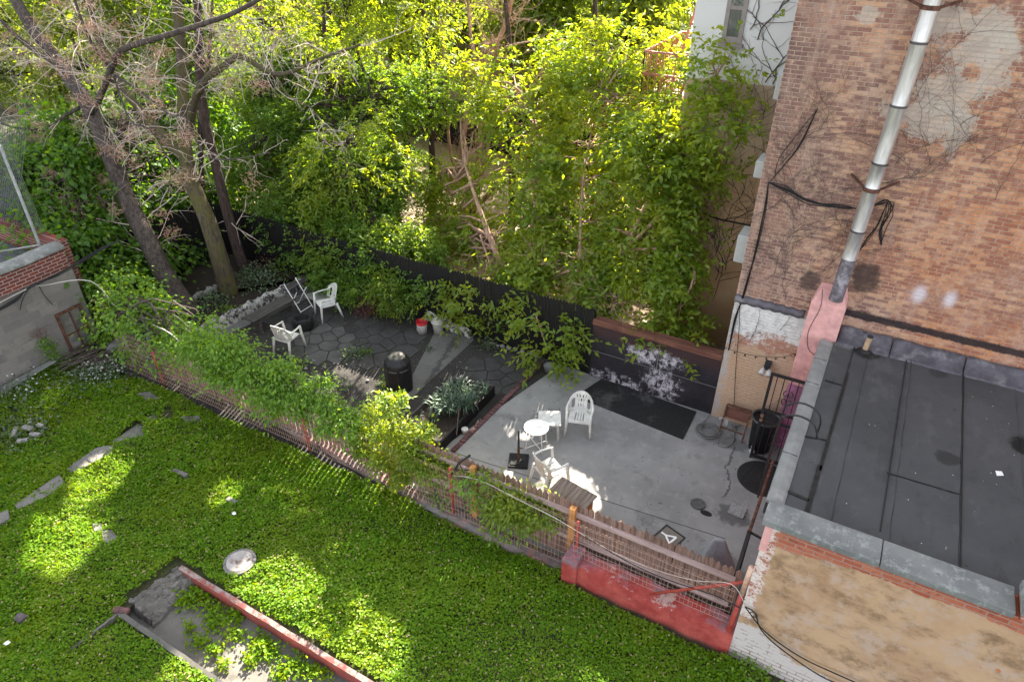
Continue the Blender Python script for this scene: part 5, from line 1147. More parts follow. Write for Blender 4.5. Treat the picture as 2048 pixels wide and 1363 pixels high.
# bright tree over the back fence
bt=Vector((-6.8,12.75,0))
tree('leafy_tree','big sunlit yellow-green tree leaning over the black fence and the patio','tree',tuple(bt),
 [([bt,bt+Vector((.1,.1,.9)),PY(1000,520,13.2),PY(960,420,13.8),PY(930,330,14.6)],.13,.03),
  ([bt+Vector((.2,0,.3)),PY(1095,660,12.7),PY(1160,590,12.9),PY(1250,500,13.2),PY(1330,420,13.5)],.12,.03),
  ([PY(1160,590,12.9),PY(1160,480,13.2),PY(1170,330,14.2),PY(1200,200,15)],.045,.015),
  ([PY(1250,500,13.2),PY(1330,330,13.8),PY(1400,200,13.7),PY(1460,110,13.5)],.05,.015),
  ([bt+Vector((.1,.0,.6)),PY(1060,480,13.4),PY(1080,330,14.6),PY(1060,200,15.6)],.08,.02),
  ([PY(1095,660,12.7),PY(1060,600,12.2),PY(1075,640,11.7),PY(1095,700,11.4)],.03,.01),
  ([PY(1250,500,13.2),PY(1340,500,12.9),PY(1390,540,12.6)],.04,.012)],
 [B(1010,330,15.2,.9,4),B(1060,210,16,1.3,26),B(1170,140,16.5,1.3,24),B(1270,200,15.5,1.3,26),B(1180,290,15,1.2,26),B(1090,360,14.3,1.0,15),B(1140,450,13.8,.85,11),
  B(1250,380,14.3,1.1,24),B(1310,300,13.9,.9,20),B(1320,430,13.4,.7,13),B(1250,470,13.2,.8,12),B(1330,530,12.8,.48,8),B(1300,550,12.8,.6,10),B(1335,640,12.5,.32,5),
  B(1370,330,13.6,.5,5),B(1440,230,13.3,.4,3),B(1400,150,13.5,.5,3),B(1120,500,13.4,.5,8),B(900,380,15.8,.9,9),B(965,470,14.2,.7,9),B(880,460,14.6,.6,6),B(1050,550,12.6,.45,6),B(1190,590,12.8,.4,5),B(1250,90,16.5,1.1,14),B(960,160,17,1.0,6),B(1060,520,13.2,.5,7),B(1200,540,13.0,.5,7),B(1030,450,13.8,.6,5),B(1010,560,12.3,.45,5),B(950,600,12.0,.5,8),B(1030,580,12.1,.25,4),B(1085,640,11.5,.14,4),B(1108,680,11.2,.10,3),B(1095,715,11.1,.06,3)],
 L_['bright'],M['barkred'],dict(L=.15,Wd=.072,k=6,RL=.26,droop=.35),1.9,.46,26)
# deep green tree, centre left
dt=Vector((-13.2,13.4,0))
tree('leafy_tree','dense deep green tree with fine leaves at the centre left behind the black fence','tree',tuple(dt),
 [([dt,PY(650,380,13.6),PY(655,250,14.4),PY(650,100,15.4),PY(645,-30,16)],.14,.05),([PY(650,380,13.6),PY(720,400,13.2),PY(780,480,12.6)],.06,.02),([PY(652,300,14),PY(560,260,14),PY(520,180,14.5)],.06,.02)],
 [B(520,330,13.8,1.1,26),B(600,250,14.5,1.3,36),B(690,330,14,1.3,36),B(700,440,13,1.0,26),B(600,420,13,1.0,26),B(770,360,14.4,1.0,22),B(530,180,15,1.2,22),B(760,500,12.5,.8,20),B(680,500,12.4,.6,18),
  B(680,545,12.1,.4,8),B(640,490,12.4,.6,14),B(830,500,12.7,.5,9),B(790,540,12.1,.35,8),B(840,565,12.0,.25,4),B(760,200,16,1.3,26),B(850,190,17.5,1.2,12),B(620,130,16,1.3,26),B(560,470,13,.6,12),B(500,430,13.6,.7,14)],
 L_['dark'],M['barkdark'],dict(L=.10,Wd=.055,k=7,RL=.22,droop=.25),2.1,.45,32)
at_=PY(700,560,12.4);at_.z=0
tree('young_tree','young tree with bright drooping compound leaves in front of the deep green tree','tree',tuple(at_),
 [([at_,PY(715,480,12.6),PY(700,380,12.9),PY(690,290,13)],.05,.02)],
 [B(650,290,12.9,.6,11),B(730,270,12.9,.75,15),B(700,350,12.8,.7,14),B(790,300,13.4,.6,9),B(660,390,12.7,.5,8),B(620,340,12.9,.4,5)],
 L_['bright'],M['bark'],dict(L=.15,Wd=.05,k=11,RL=.42,droop=.7),1.0,.4,9)
at_=PY(800,420,15.5);at_.z=0
tree('young_tree','taller tree with bright drooping compound leaves near the top centre left','tree',tuple(at_),
 [([at_,PY(760,250,15.6),PY(720,120,15.6),PY(690,20,15.8)],.08,.03),([PY(720,120,15.6),PY(620,150,15.2),PY(520,140,14.8)],.03,.015)],
 [B(690,90,15.5,1.0,14),B(770,50,15.6,1.0,16),B(620,80,15.6,.9,11),B(540,40,16,1.1,14),B(850,60,16.5,1.0,14),B(720,-60,16,1.5,20)],
 L_['bright'],M['bark'],dict(L=.16,Wd=.055,k=11,RL=.45,droop=.7),1.1,.45,10)
# low shrubs in front of the fence
q=P(790,640);tree('sunlit_shrub','small sunlit yellow-green shrub on the gravel left of the white bucket','shrub',tuple(q),[([q,q+Vector((0,0,.4)),q+Vector((.1,0,.8))],.02,.01)],
 [((q.x,q.y,.75),(.40,.35,.38),20),((q.x-.25,q.y,.4),(.3,.3,.3),8)],L_['bright'],M['bark'],dict(L=.09,Wd=.035,k=7,RL=.16,droop=.5),1,.26,12,keep=False)
q=P(725,612);tree('green_shrub','green shrub overhanging the gravel beneath the fence','shrub',tuple(q+Vector((-.2,.5,0))),[([q+Vector((-.2,.5,0)),q+Vector((-.1,.4,.8))],.02,.01)],
 [B(640,550,11.7,.3,8),B(690,575,11.5,.32,9),B(725,565,11.7,.25,5)],L_['vine'],M['bark'],dict(L=.085,Wd=.035,k=7,RL=.16,droop=.4),1,.32,18)
q=P(738,622);tree('red_shrub','low reddish brown shrub on the gravel beside the sunlit shrub','shrub',tuple(q),[([q,q+Vector((0,0,.25))],.02,.01)],[((q.x,q.y,.24),(.3,.28,.22),16)],L_['purple'],M['stick'],dict(L=.05,Wd=.018,k=5,RL=.1,droop=.3),1,.2,22)
# left bare trees
def bare(name,lab,base,limbs,tw,bark,clumps=(),leaves_=None,twm=None):
    t=thing(name,lab,'tree',tuple(base));mb=MB();tm=MB();tips=[]
    for i,(pts,r0,r1) in enumerate(limbs):
        q=limb(mb,pts,r0,r1,12 if r0>.1 else 7)
        if i in tw: c_,L,r,dp,dr=tw[i];twigs(tm,q,c_,L,r,dp,.1,1.0,3,.15,dr,tips)
    obj('trunk',mb,bark,t,True,smooth=True);obj('twigs',tm,twm or M['twig'],t,True)
    if clumps:
        cm=MB()
        for k in range(clumps[0]):
            p,v=rn.choice(tips);
            if p.z>9: continue
            for j in range(clumps[1]):
                s_=p+Vector((rn.gauss(0,.10),rn.gauss(0,.10),rn.gauss(-.06,.08)));d=Vector((rn.gauss(0,1),rn.gauss(0,1),rn.gauss(-.3,1))).normalized()*rn.uniform(.05,.14);e=d.cross(Vector((rn.random(),rn.random(),1))).normalized()*.05
                cm.tube([s_,s_+d*.5+e,s_+d],.0045,3,cap=False)
        obj('seed_clusters',cm,M['deadclump'],t,True)
    return t
A0=Vector((-14.35,8.95,.1))
bare('bare_tree','large half dead tree leaning left with tangled bare twigs and brown seed clusters',A0,
 [([A0,PY(335,560,9.1),PY(290,470,9.3),PY(255,400,9.5),PY(215,300,9.8),PY(178,215,10.1),PY(120,130,10.5),PY(60,50,10.8),PY(10,-40,11.2)],.27,.13),
  ([PY(245,415,9.5),PY(205,400,9.2),PY(140,385,8.9),PY(60,382,8.6),PY(-40,375,8.3)],.10,.05),
  ([PY(172,235,10.1),PY(195,205,9.7),PY(222,140,9.3),PY(245,100,9.1),PY(330,72,9.1),PY(400,50,9.3),PY(470,25,9.5),PY(550,-20,9.7)],.085,.035),
  ([PY(160,215,10.1),PY(130,232,9.7),PY(90,258,9.4),PY(30,255,9.1),PY(-30,235,8.9)],.05,.02),
  ([PY(120,130,10.5),PY(60,95,10.2),PY(0,40,10)],.08,.04),([PY(222,140,9.3),PY(180,80,9.1),PY(150,0,9.0),PY(140,-60,9)],.04,.02),
  ([PY(230,150,9.3),PY(290,190,9.0),PY(340,230,8.8),PY(370,235,8.7),PY(410,310,8.6),PY(470,318,8.6),PY(540,305,8.6)],.028,.010),
  ([PY(225,145,9.3),PY(260,240,8.9),PY(300,260,8.8),PY(340,330,8.7),PY(335,385,8.6)],.022,.008),
  ([PY(60,382,8.6),PY(120,350,8.5),PY(130,395,8.4),PY(100,400,8.4)],.02,.01)],
 {0:(18,2.0,.014,3,.15),1:(14,1.2,.011,3,.8),2:(22,1.6,.012,3,.2),3:(10,1.3,.010,3,.6),4:(11,1.8,.012,3,.3),5:(10,1.5,.010,3,.3),6:(14,.6,.007,2,.9),7:(16,.7,.007,2,.9),8:(8,.5,.007,2,.5)},M['bark'],(170,34))
B0=Vector((-14.3,10.1,.1))
bare('mossy_tree','mossy forked tree in the planted bed behind the white wall',B0,
 [([B0,PY(440,520,10.1),PY(415,440,10.1),PY(385,370,10.2),PY(372,310,10.3),PY(368,230,10.5),PY(362,100,11),PY(350,-40,11.5)],.24,.10),
  ([PY(378,265,10.4),PY(390,200,10.1),PY(412,160,9.9),PY(450,130,9.8),PY(480,112,9.7),PY(530,140,9.6),PY(570,148,9.5),PY(640,118,9.4),PY(720,90,9.2)],.10,.02),
  ([PY(372,320,10.3),PY(330,275,10.4),PY(280,220,10.6),PY(235,160,10.8),PY(190,60,11.2),PY(180,-40,11.5)],.13,.06),
  ([PY(545,143,9.6),PY(580,195,9.4),PY(620,215,9.3),PY(660,270,9.2)],.022,.008),
  ([PY(412,160,9.9),PY(420,90,10),PY(425,0,10.2)],.05,.025)],
 {1:(26,1.1,.012,3,.2),3:(8,.7,.008,2,.6),0:(8,1.6,.02,2,0),2:(10,1.6,.02,2,0),4:(12,1.2,.012,2,.1)},M['barkmoss'])
C0=Vector((-15.0,11.25,.1))
bare('dark_tree','slim dark red-brown trunk beside the mossy tree',C0,
 [([C0,PY(470,480,11.3),PY(448,400,11.3),PY(432,330,11.4),PY(412,250,11.5),PY(400,150,11.8),PY(398,60,12.1),PY(390,-40,12.5)],.15,.09)],{0:(6,1.4,.02,2,0)},M['barkdark'])
D0=PY(412,480,12.2);D0.z=0
bare('dark_tree','thin nearly black trunk between the mossy tree and the red-brown trunk',D0,[([D0,PY(405,400,12.3),PY(400,250,12.6),PY(392,100,13)],.09,.06)],{},M['barkdark'])
# middle dead multi-stem tree
E0=P(940,430)
bare('dead_tree','bare multi-stemmed dead tree with reddish stems in the middle of the back yard',E0,
 [([E0,PY(925,330,E0.y),PY(930,250,E0.y),PY(965,150,E0.y),PY(1010,50,E0.y),PY(1030,-40,E0.y)],.13,.05),
  ([E0,PY(955,340,E0.y),PY(960,200,E0.y+.3),PY(940,60,E0.y+.4),PY(935,-30,E0.y+.5)],.10,.03),
  ([E0,PY(975,300,E0.y-.2),PY(985,180,E0.y-.2),PY(985,70,E0.y-.3)],.09,.02),
  ([PY(930,250,E0.y),PY(985,120,E0.y-.5),PY(1050,85,E0.y-.9),PY(1190,78,E0.y-1.3)],.045,.015),
  ([E0,PY(900,300,E0.y+.3),PY(895,170,E0.y+.4),PY(880,40,E0.y+.6)],.07,.02),
  ([E0,PY(1010,350,E0.y-.3),PY(1050,290,E0.y-.5),PY(1090,240,E0.y-.8)],.08,.02),
  ([E0,PY(880,330,E0.y),PY(840,240,E0.y+.4)],.03,.01),([E0,PY(880,400,E0.y-.8),PY(800,350,E0.y-1.2)],.03,.01),([E0,PY(1010,430,E0.y-.8),PY(1090,430,E0.y-1.2)],.04,.012),([E0,PY(860,440,E0.y-1.5),PY(780,430,E0.y-2)],.03,.01)],
 {0:(22,1.3,.016,3,0),1:(22,1.3,.016,3,0),2:(20,1.2,.015,3,0),3:(12,1.0,.012,2,0),4:(16,1.2,.014,3,0),5:(14,1.2,.014,3,0),6:(10,.9,.01,2,0),7:(14,.9,.01,2,0),8:(14,.9,.01,2,0),9:(12,.9,.01,2,0)},M['barkred'],twm=simple('tan_twig',(.36,.24,.18),.9,.25,20))
F0=Vector((-8.6,13.2,0))
bare('dead_shrub','leafless tangle of twigs rising behind the black fence',F0,[([F0,PY(985,560,13),PY(960,470,13.4)],.05,.02),([F0,PY(1040,560,13),PY(1120,520,13.2)],.05,.02),([F0+Vector((1,0,0)),PY(1090,560,13),PY(1180,540,13),PY(1240,600,12.8)],.05,.015)],{0:(24,1.0,.011,3,.2),1:(26,1.0,.011,3,.2),2:(26,1.0,.011,3,.3)},M['barkred'],twm=simple('tan_twig',(.36,.24,.18),.9,.25,20))
# broad-leaved trees at the left
g0=Vector((-17.6,10,0))
tree('mulberry_tree','broad-leaved backlit green tree above the brick parapet','tree',tuple(g0),[([g0,PX(230,400,-17.6),PX(240,250,-18)],.10,.04),([PX(230,400,-17.6),PX(130,360,-17.5)],.05,.02)],
 [B(130,330,-18.2,1.0,24,1),B(210,420,-17.4,.9,22,1),B(130,470,-17.0,.7,16,1),B(300,400,-18.2,1.0,22,1),B(360,500,-17.0,.7,14,1),B(290,520,-16.4,.6,14,1),B(230,500,-16.8,.6,14,1),B(60,330,-18.6,.6,8,1),B(420,380,-18.6,.9,14,1),B(250,330,-18.8,1.0,16,1),B(160,250,-19.2,1.2,18,1),B(330,230,-19.6,1.2,18,1),B(450,250,-19.5,1.0,14,1),B(90,420,-17.6,.5,8,1),B(190,560,-16.2,.5,14,1),B(340,330,-18.6,1.0,16,1),B(470,330,-18.6,.7,10,1),B(370,440,-18.4,.8,12,1)],
 L_['mul'],M['bark'],dict(L=.15,Wd=.12,droop=.5),2.0,.5,60,single=True)
# ivy mass at the end of the fence
q=Vector((-14.6,7.3,0))
tree('ivy','thick ivy spilling over the far end of the fence by the block wall','climber',tuple(q),[([q,q+Vector((0,0,1))],.04,.02)],
 [B(190,590,7.6,.6,14),B(230,620,7.3,.6,16),B(280,640,7.1,.55,16),B(330,665,7.0,.45,12),B(250,580,7.6,.5,12),B(300,610,7.5,.4,10),B(370,690,6.95,.3,8),B(260,690,7.0,.35,6),B(330,720,6.9,.25,3),B(210,660,7.2,.35,7),B(400,655,7.0,.25,5)],
 L_['vine'],M['stick'],dict(L=.095,Wd=.07,droop=.6),1.1,.34,50,single=True)
def climber(lab,blobs,lm,leaf,per=34,clump=.26,dens=1.1,keep=True,name='climber',single=True,base=None):
    c=blobs[0][0];q=Vector((c[0],c[1]+.05,0)) if base is None else base
    return tree(name,lab,'climber',tuple(q),[([q]+[Vector(b[0])-Vector((0,0,b[1][2]*.4)) for b in blobs[:3]],.018,.008)],blobs,lm,M['stick'],leaf,dens,clump,per,single=single,br=.006,keep=keep,shell=.6)
LV=dict(L=.085,Wd=.042,droop=.6)
climber('dense rounded green climber bulging over the left part of the wire fence',[B(400,690,6.75,.34,18),B(455,700,6.75,.36,22),B(505,745,6.7,.36,22),B(450,745,6.6,.32,16),B(540,785,6.65,.34,20),B(560,765,6.85,.30,14),B(505,795,6.6,.2,8),B(372,690,6.85,.25,10),B(590,780,6.9,.26,10),B(550,820,6.6,.16,5),B(425,735,6.6,.25,8)],L_['vine'],LV,60,.26)
climber('green climber hanging over the fence top between two red posts',[B(610,785,6.85,.22,12),B(650,805,6.85,.22,12),B(690,835,6.8,.2,10),B(560,740,6.9,.28,12),B(660,850,6.62,.24,8),B(600,820,6.65,.24,8),B(640,765,6.95,.2,8),B(700,860,6.6,.2,6)],L_['vine'],LV,56,.22)
climber('sunlit yellow-green climber rising in shoots over the middle of the wire fence',[B(735,870,6.9,.30,14),B(785,860,6.95,.32,18),B(825,895,6.9,.30,16),B(780,910,6.75,.30,14),B(850,925,6.8,.26,12),B(800,945,6.62,.22,8),B(725,895,6.7,.22,8),B(782,815,7.0,.10,4),B(796,795,7.0,.06,3),B(742,820,7.0,.10,4),B(768,795,7.0,.05,3),B(848,860,6.9,.1,3),B(795,970,6.6,.12,3),B(875,925,6.85,.15,4)],L_['bright'],dict(L=.085,Wd=.045,droop=.1),50,.18,1.1,False)
climber('small climber strand below the rusty bracket on the wire fence',[B(925,955,6.7,.16,5),B(945,975,6.66,.16,5),B(960,1000,6.62,.14,4),B(965,950,6.75,.12,3)],L_['vine'],dict(L=.08,Wd=.03,droop=.7),30,.15)
climber('feathery climber in front of the picket fence beside the wooden cabinet',[B(1005,1015,6.66,.26,24),B(1045,1010,6.8,.24,24),B(1040,1040,6.6,.22,7),B(1080,1015,6.85,.18,6),B(1110,1030,6.9,.14,4),B(1000,1050,6.6,.15,3),B(1000,980,6.8,.15,4)],L_['bright'],dict(L=.09,Wd=.042,droop=.4),44,.2,1.1,False)
climber('thin climber strand low on the wire fence between the last two red posts',[B(870,975,6.66,.12,3),B(880,1000,6.64,.10,2),B(860,950,6.68,.14,4)],L_['vine'],dict(L=.07,Wd=.03,droop=.7),24,.15)
t=thing('fence_bracket','bent black metal bracket on top of the wire fence','bracket',tuple(PY(910,945,6.75)))
obj('arm',MB().tube([PY(905,948,6.75),PY(918,925,6.78),PY(940,910,6.85)],.02,6).tube([PY(918,925,6.78),PY(925,940,6.85),PY(948,938,6.9)],.010,5),M['iron'],t,True)
# weeds, ferns
def plant(lab,px,py,r,h,lm,n,L,Wd,name='weed',cat='plant',z=0,group=None,X=None):
    q=P(px,py,z);nn=n;p=np.stack([rg.normal(q.x,r*.5,nn),rg.normal(q.y,r*.5,nn),z+np.abs(rg.normal(h*.5,h*.3,nn))],1)
    d=norm(p-np.array([q.x,q.y,z]))+rg.normal(0,.4,(nn,3))
    t=thing(name,lab,cat,tuple(q),group=group);leafobj('leaves',leaves(p,d,L,Wd,.7,.1),lm,t);sb=MB()
    for k in range(5): a=rn.random()*6.3;sb.tube([q,q+Vector((math.cos(a)*r*.4,math.sin(a)*r*.4,h*.8))],.004,3,cap=False)
    obj('stems',sb,M['stick'],t,True)
for a in [('low dark weed on the gravel between chairs and covered grill',705,714,.24,.2,L_['weed'],170,.07,.04),('small bright weed right of the dark weed on the gravel',733,709,.13,.12,L_['vine'],60,.06,.04),
  ('pale weed beside the cream pail',900,660,.1,.16,L_['weed'],60,.06,.03),('low weed on the edge of the garden path',860,700,.14,.1,L_['weed'],50,.06,.03),('tall pale weed by the stones of the black fence',975,700,.16,.3,L_['weed'],110,.09,.035),
  ('green seedling near the brick edging',1055,735,.14,.12,L_['vine'],60,.06,.03),('small green weed at the foot of the black fence boards',955,670,.1,.1,L_['vine'],40,.05,.03),
  ('weed clump left of the covered grill',775,770,.2,.25,L_['vine'],110,.07,.04),('weeds behind the vine near the white chair',595,730,.2,.2,L_['vine'],110,.07,.04),('reddish green weeds at the vine foot',680,780,.25,.25,L_['weed'],130,.07,.04),
  ('green herbs at the corner of the raised bed',862,895,.22,.3,L_['vine'],150,.07,.04),('weeds in the planted bed under the leaning tree',425,612,.45,.3,L_['weed'],300,.09,.05),('weeds in the planted bed by the mossy tree',460,625,.2,.2,L_['vine'],80,.07,.05),
  ('mixed green weeds in the planted bed behind the bench',520,570,.6,.3,L_['weed'],380,.09,.05),('red-stemmed weeds in the back corner of the planted bed',535,540,.4,.4,L_['purple'],120,.07,.03),
  ('bright fern in the back corner of the planted bed',575,545,.4,.35,L_['dark'],150,.22,.05),('weeds behind the dark trunk',505,555,.4,.3,L_['weed'],200,.09,.05)]:
    plant(*a,z=.18 if a[1]<640 and a[2]<640 else 0)
for a in [('white flowering weeds beside the stick pile',205,745,.5,.25,L_['white'],240,.05,.04),('white flowering weeds at the left edge of the lawn',18,795,.6,.25,L_['white'],150,.05,.04)]: plant(*a)
for a in [('grey green weeds beside the stick pile',200,750,.7,.22,L_['weed'],500,.08,.05),('grey green weeds at the left edge of the lawn',25,800,.9,.25,L_['weed'],500,.08,.05),('weeds among the rubble at the left edge',50,860,.7,.15,L_['weed'],300,.08,.05),('leafy weed at the corner of the tan wall',1500,1345,.4,.2,L_['vine'],260,.07,.05)]: plant(*a)
q=PX(130,715,-15.5);t=thing('wall_plant','upright weed with brown seed heads against the block wall','plant',(q.x,q.y,0))
n=520;h=rg.random(n);p=np.stack([-15.5+rg.normal(0,.06,n),6.1+.0*h+rg.normal(0,.13,n)*(1.2-h*.5)-.12*h,.02+h*.75],1);leafobj('leaves',leaves(p,rg.normal(0,1,(n,3)),.05,.035),L_['vine'],t)
p2=np.stack([-15.5+rg.normal(0,.05,150),5.95+rg.normal(0,.12,150),.8+rg.random(150)*.25],1);leafobj('seed_heads',leaves(p2,rg.normal(0,1,(150,3)),.04,.02),L_['purple'],t)
# leeks in the raised bed: each plant its own
bq=[P(835,850,.17),P(905,785,.17),P(972,792,.17),P(900,868,.17)]
def leek_mesh(seed):
    r_=random.Random(seed);mb=MB()
    for k in range(9):
        a=r_.random()*6.28;L=r_.uniform(.35,.6);lean=r_.uniform(.15,.9);w_=r_.uniform(.010,.016);pts=[]
        for s_ in range(7):
            u=s_/6;rr=L*lean*(u**1.4)*.8;z=L*(u-.75*lean*u*u*u)*1.0;pts.append(Vector((rr*math.cos(a),rr*math.sin(a),z)))
        sdv=Vector((-math.sin(a),math.cos(a),0));vs=[]
        for i,p in enumerate(pts): ww=w_*(1-(i/6)**2*.85);vs+=[p-sdv*ww,p+sdv*ww]
        mb.add(vs,[(2*i,2*i+1,2*i+3,2*i+2) for i in range(6)])
    return mb
protos=[];idx=0
for i in range(52):
    u,v=rn.random(),rn.random()**.7
    if v<.30 and rn.random()<.7: v=rn.uniform(.4,1)
    p=bq[0].lerp(bq[3],u).lerp(bq[1].lerp(bq[2],u),v)
    if i<4:
        t=thing('leek_plant','x','leek',(p.x,p.y,.17),rn.random()*6,group='leeks in the raised bed');obj('blades',leek_mesh(i),L_['garlic'],t);protos.append(t)
    else: t=dup(protos[i%4],(p.x,p.y,.17),rn.random()*6.28,'x')
    t['label']='blue-green leek with long arching blades in the raised bed'
    t.scale=(1,1,1)
# --- woods behind: separate trees
def far_tree(i,px,Y,z0,z1,rad,lab,n,lm,L=.2):
    g=PY(px,150,Y);g=Vector((g.x,Y,0));bl=[]
    for k in range(13):
        u=(k+rn.random())/13;z=z0+(z1-z0)*u;rr=rad*(1-.35*abs(u-.45)*2);a=rn.random()*6.28
        bl.append(((g.x+math.cos(a)*rr*.65,g.y+math.sin(a)*rr*.65,z),(rr*.6,rr*.6,rr*.5),n//7))
    return tree('background_tree',lab,'tree',tuple(g),[([g,g+Vector((rn.uniform(-.3,.3),0,z0)),g+Vector((rn.uniform(-.5,.5),0,z1*.85))],.16,.05)],bl,lm,M['barkdark'],dict(L=L,Wd=L*.55,droop=.4),1,.75,52,group='trees in the woods behind',single=True,br=.02)
far=[(-60,20.5,1.0,7.4,3.4,'F'),(60,20,1.0,7.2,3.2,'F'),(170,19.5,1.0,7.0,3.0,'F'),(270,20,1.0,7.2,3.0,'D'),(330,20,3,9,3,'F'),(420,16.5,2,7,2.4,'D'),(480,21,3,8.5,3,'F'),(130,27,1.5,8.5,3.8,'F'),(-20,29,1.0,8.5,4.4,'F'),(560,24,3,8.5,3.2,'F'),(690,26,3,8.5,3.2,'F'),
 (800,22,4,8.5,2.4,'F'),(880,30,3,8.5,3.2,'F'),(1080,24,4.5,7.6,2.4,'F'),(1230,23,3.5,7.2,2.0,'F'),(1010,33,3,8.5,3.4,'F'),(1160,31,3,8.0,3,'F'),(1330,27,3,7.2,2.0,'F'),(1270,38,3,8,3.4,'F'),(300,30,3,9.5,4,'F'),(600,34,3,9,4,'F'),(50,33,3,10,4.5,'F'),(-150,20,2,8,3.5,'D')]
pos_=['far left','left of the bare tree','behind the leaning trunk','behind the mossy fork','behind the mossy tree crown','between dark trunk and deep green tree','left of the deep green tree top','above the bare twigs','at the top left corner','behind the deep green tree','above the bright compound leaves','left of the dead tree','behind the dead tree stems','right of the dead tree stems','left of the fire escape','behind the dead tree, farther off','at the top between dead tree and fire escape','beside the fire escape balcony','farthest, at the top right of the woods','deep in the woods at upper left','deep in the woods at the centre','deep in the woods at the far left','beyond the left edge']
for i,((px,Y,z0,z1,rad,kd),ps_) in enumerate(zip(far,pos_)):
    far_tree(i,px,Y,z0,z1,rad,('deep green ' if kd=='D' else 'sunlit pale green ')+'woodland tree '+ps_,150 if kd=='D' else 115,L_['dark'] if kd=='D' else L_['far'],.16 if kd=='D' else .22)
# tall trees whose crowns stand mostly above the view and shade the lawn
for i,(X_,Y_,z0,z1,rad,lab) in enumerate([(-22.5,16.5,7.6,11.5,2.6,'tall dark-stemmed tree at the left end of the woods'),(-19,17.2,7.6,12,2.6,'tall dark-stemmed tree behind the bare tree'),(-15.8,17.0,7.6,12,2.5,'tall dark-stemmed tree behind the mossy tree'),
   (-12.8,17.4,7.6,12,2.4,'tall dark-stemmed tree above the deep green tree'),(-10.0,17.8,7.9,12.4,2.3,'tall dark-stemmed tree left of the dead tree stems'),(-7.4,18.2,8.2,12.4,2.2,'tall dark-stemmed tree right of the dead tree stems'),(-25.5,15.5,7.6,11.5,2.6,'tall dark-stemmed tree past the left edge')]):
    g=Vector((X_,Y_,0));bl=[]
    for k in range(16):
        a=k*2.4;rr=rad*(.25+.75*((k%4)/3));bl.append(((X_+rr*math.cos(a)*.8,Y_+rr*math.sin(a)*.6,z0+.8+(z1-z0-1.2)*((k*7)%16)/15),(1.1,1.1,.9),22))
    tree('tall_tree',lab,'tree',tuple(g),[([g,g+Vector((rn.uniform(-.3,.3),0,z0*.6)),g+Vector((rn.uniform(-.5,.5),0,z0+.5))],.13,.03)],bl,L_['dark'],M['barkdark'],dict(L=.15,Wd=.10,droop=.4),1,.8,40,group='tall trees shading the lawn',single=True,br=.02)
# far brown house and pale roofs glimpsed through the leaves
t=thing('far_house','brown brick house with windows glimpsed through the woods','house',(-26,34,0))
obj('wall',MB().box(-34,-16,33,42,0,5.2),M['farbrick'],t,True);obj('roof',MB().box(-34.3,-15.7,32.8,42.2,5.2,5.5),M['flash'],t,True)
for k in range(6):
    x=-32+k*2.8;f=obj('window',MB().box(x,x+1.2,32.93,33.0,2,3.7),M['frame'],t,True);obj('pane',MB().box(x+.1,x+1.1,32.90,32.93,2.1,3.6),M['glass'],f,True)
t=thing('far_garage','low building with a pale flat roof beyond the trees at the top right','building',(-10,34,0))
obj('wall',MB().box(-14,-2,33,46,0,3.4),M['tan'],t,True);obj('roof',MB().box(-14.2,-1.8,32.8,46.2,3.4,3.6),simple('pale_roof',(.5,.49,.47),.8,.1,3),t,True)
t=thing('far_wall','dark timber fence at the far end of the back yard','fence',(-15,24,0));obj('boards',MB().box(-24,-8,24,24.08,0,1.9),M['black_wood'],t,True)
n=130;q=np.stack([rg.uniform(-5.6,-.3,n),rg.uniform(7.2,11.5,n),np.full(n,.03)],1)
struct(leafobj('patio_litter',leaves(q,np.concatenate([rg.normal(0,1,(n,2)),np.zeros((n,1))],1),.035,.022,2.5,0),simple('dark_debris',(.05,.04,.03),.9,.4,30)),'stuff')
# --- clover lawn
N=560000
x=rg.uniform(-15.6,2.0,N);y=rg.uniform(-4.0,6.62,N)
def vn(x,y,s,o): return np.sin(x*s+o+1.7*np.sin(y*s*.7+o))*np.cos(y*s*1.1-o*2+1.3*np.sin(x*s*.6))
hgt=.045+.05*vn(x,y,1.9,.4)+.035*vn(x,y,5.1,2.)+.02*vn(x,y,13,1.)+rg.random(N)*.05
gzv=.03*np.sin(x*1.3+y*.7)+.025*np.sin(x*.6-y*1.9+1)-.03
bare_=(vn(x,y,1.1,3.)+.5*vn(x,y,4.3,1.))<-1.3
p=np.stack([x,y,gzv+np.clip(hgt,.015,.2)],1);px=projn(np.stack([x,y,np.zeros(N)],1))
k=(px[:,0]>-60)&(px[:,0]<2110)&(px[:,1]<1430)&~bare_
k&=~((x>SLX0-.0)&(x<SLX1)&(y>SLY0-.06)&(y<SLY1+.1))
k&=~((x>-.12)&(y>6.45));k&=~((x>-2.75)&(y>6.38))
fy=np.interp(x,[f[0] for f in fx],[f[1] for f in fx]);k&=y<fy-.12
for poly,_ in lawn_slabs: k&=~(inpoly(px,poly)&(rg.random(N)<.93))
k&=~((np.hypot(px[:,0]-481,(px[:,1]-1127)*1.25)<31));k&=~inpoly(px,[(250,1195),(355,1128),(408,1140),(385,1190),(300,1245)])
k&=~(inpoly(px,[(120,700),(260,680),(300,760),(200,760),(120,740)])&(rg.random(N)<.75));k&=~(inpoly(px,[(0,820),(90,815),(110,890),(0,900)])&(rg.random(N)<.6))
k&=~(inpoly(px,[(1480,1320),(1560,1345),(1640,1400),(1500,1400)])&(rg.random(N)<.7))
p=p[k];szf=np.clip(1+.2*vn(p[:,0],p[:,1],.9,5.)+.15*vn(p[:,0],p[:,1],3.1,2.),.55,1.5)
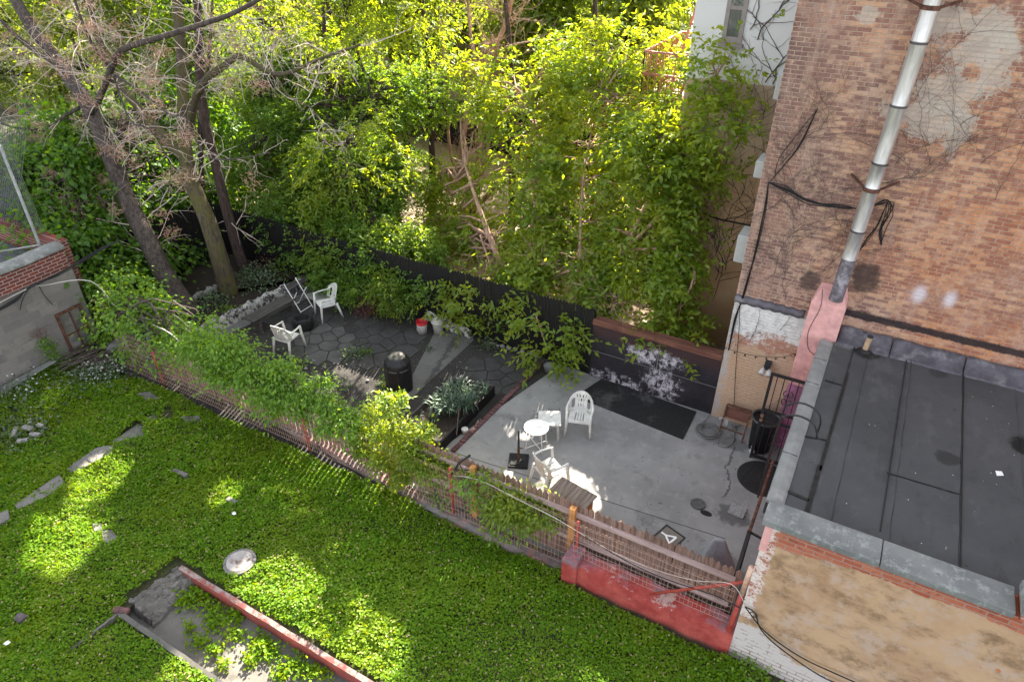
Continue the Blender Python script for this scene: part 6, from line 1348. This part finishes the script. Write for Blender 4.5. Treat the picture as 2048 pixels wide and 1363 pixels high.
struct(leafobj('ground_cover',leaves(p,np.concatenate([rg.normal(0,1,(len(p),2)),rg.normal(.1,.2,(len(p),1))],1),rg.uniform(.032,.056,len(p))*szf,rg.uniform(.03,.05,len(p))*szf,1.3,-.05),L_['lawn']),'stuff')
k2=rg.random(len(p))<.07;gp=p[k2].copy();gp=gp[vn(gp[:,0],gp[:,1],.8,7.)>.1]
struct(leafobj('grass_blades',leaves(gp,np.concatenate([rg.normal(0,.5,(len(gp),2)),np.full((len(gp),1),1.2)],1),.13,.010,.1,0),L_['mul']),'stuff')
n=2600;gq=p[rg.integers(0,len(p),n)]+np.array([0,0,.035])
struct(leafobj('dry_leaves',leaves(gq,np.concatenate([rg.normal(0,1,(n,2)),np.zeros((n,1))],1),.04,.028,2.,0),simple('straw_leaf',(.24,.19,.09),.9,.4,30)),'stuff')
# weeds growing in the sunken path
pts=[]
for (px_,py_,r,n) in [(400,1195,.25,260),(370,1200,.2,160),(430,1245,.2,160),(470,1270,.15,100),(400,1285,.15,90),(540,1300,.16,120),(500,1320,.12,80),(450,1330,.1,60),(350,1190,.15,80),(560,1350,.15,80),(430,1210,.2,120),(620,1345,.15,60),(380,1255,.1,50),(350,1165,.2,200),(410,1170,.2,200),(470,1230,.2,180),(520,1290,.2,180),(590,1330,.2,160),(430,1300,.15,120),(640,1350,.2,120)]:
    q=P(px_,py_,-.18);pts.append(np.stack([rg.normal(q.x,r*.6,n),rg.normal(q.y,r*.45,n),-.17+np.abs(rg.normal(0,.05,n))],1))
pts=np.concatenate(pts);pts=pts[(pts[:,1]>SLY0+.05)&(pts[:,1]<SLY1-.06)]
struct(leafobj('path_weeds',leaves(pts,rg.normal(0,1,(len(pts),3)),.065,.05,1.0,0),L_['lawn']),'stuff')
# dead leaves strewn on garden soil and bed
n=900;q=np.stack([rg.uniform(-13,-6.4,n),rg.uniform(7.2,11.6,n),np.full(n,.012)],1)
struct(leafobj('leaf_litter',leaves(q,np.concatenate([rg.normal(0,1,(n,2)),np.zeros((n,1))],1),.03,.02,2.5,0),simple('dry_leaf',(.22,.2,.17),.9,.4,30)),'stuff')
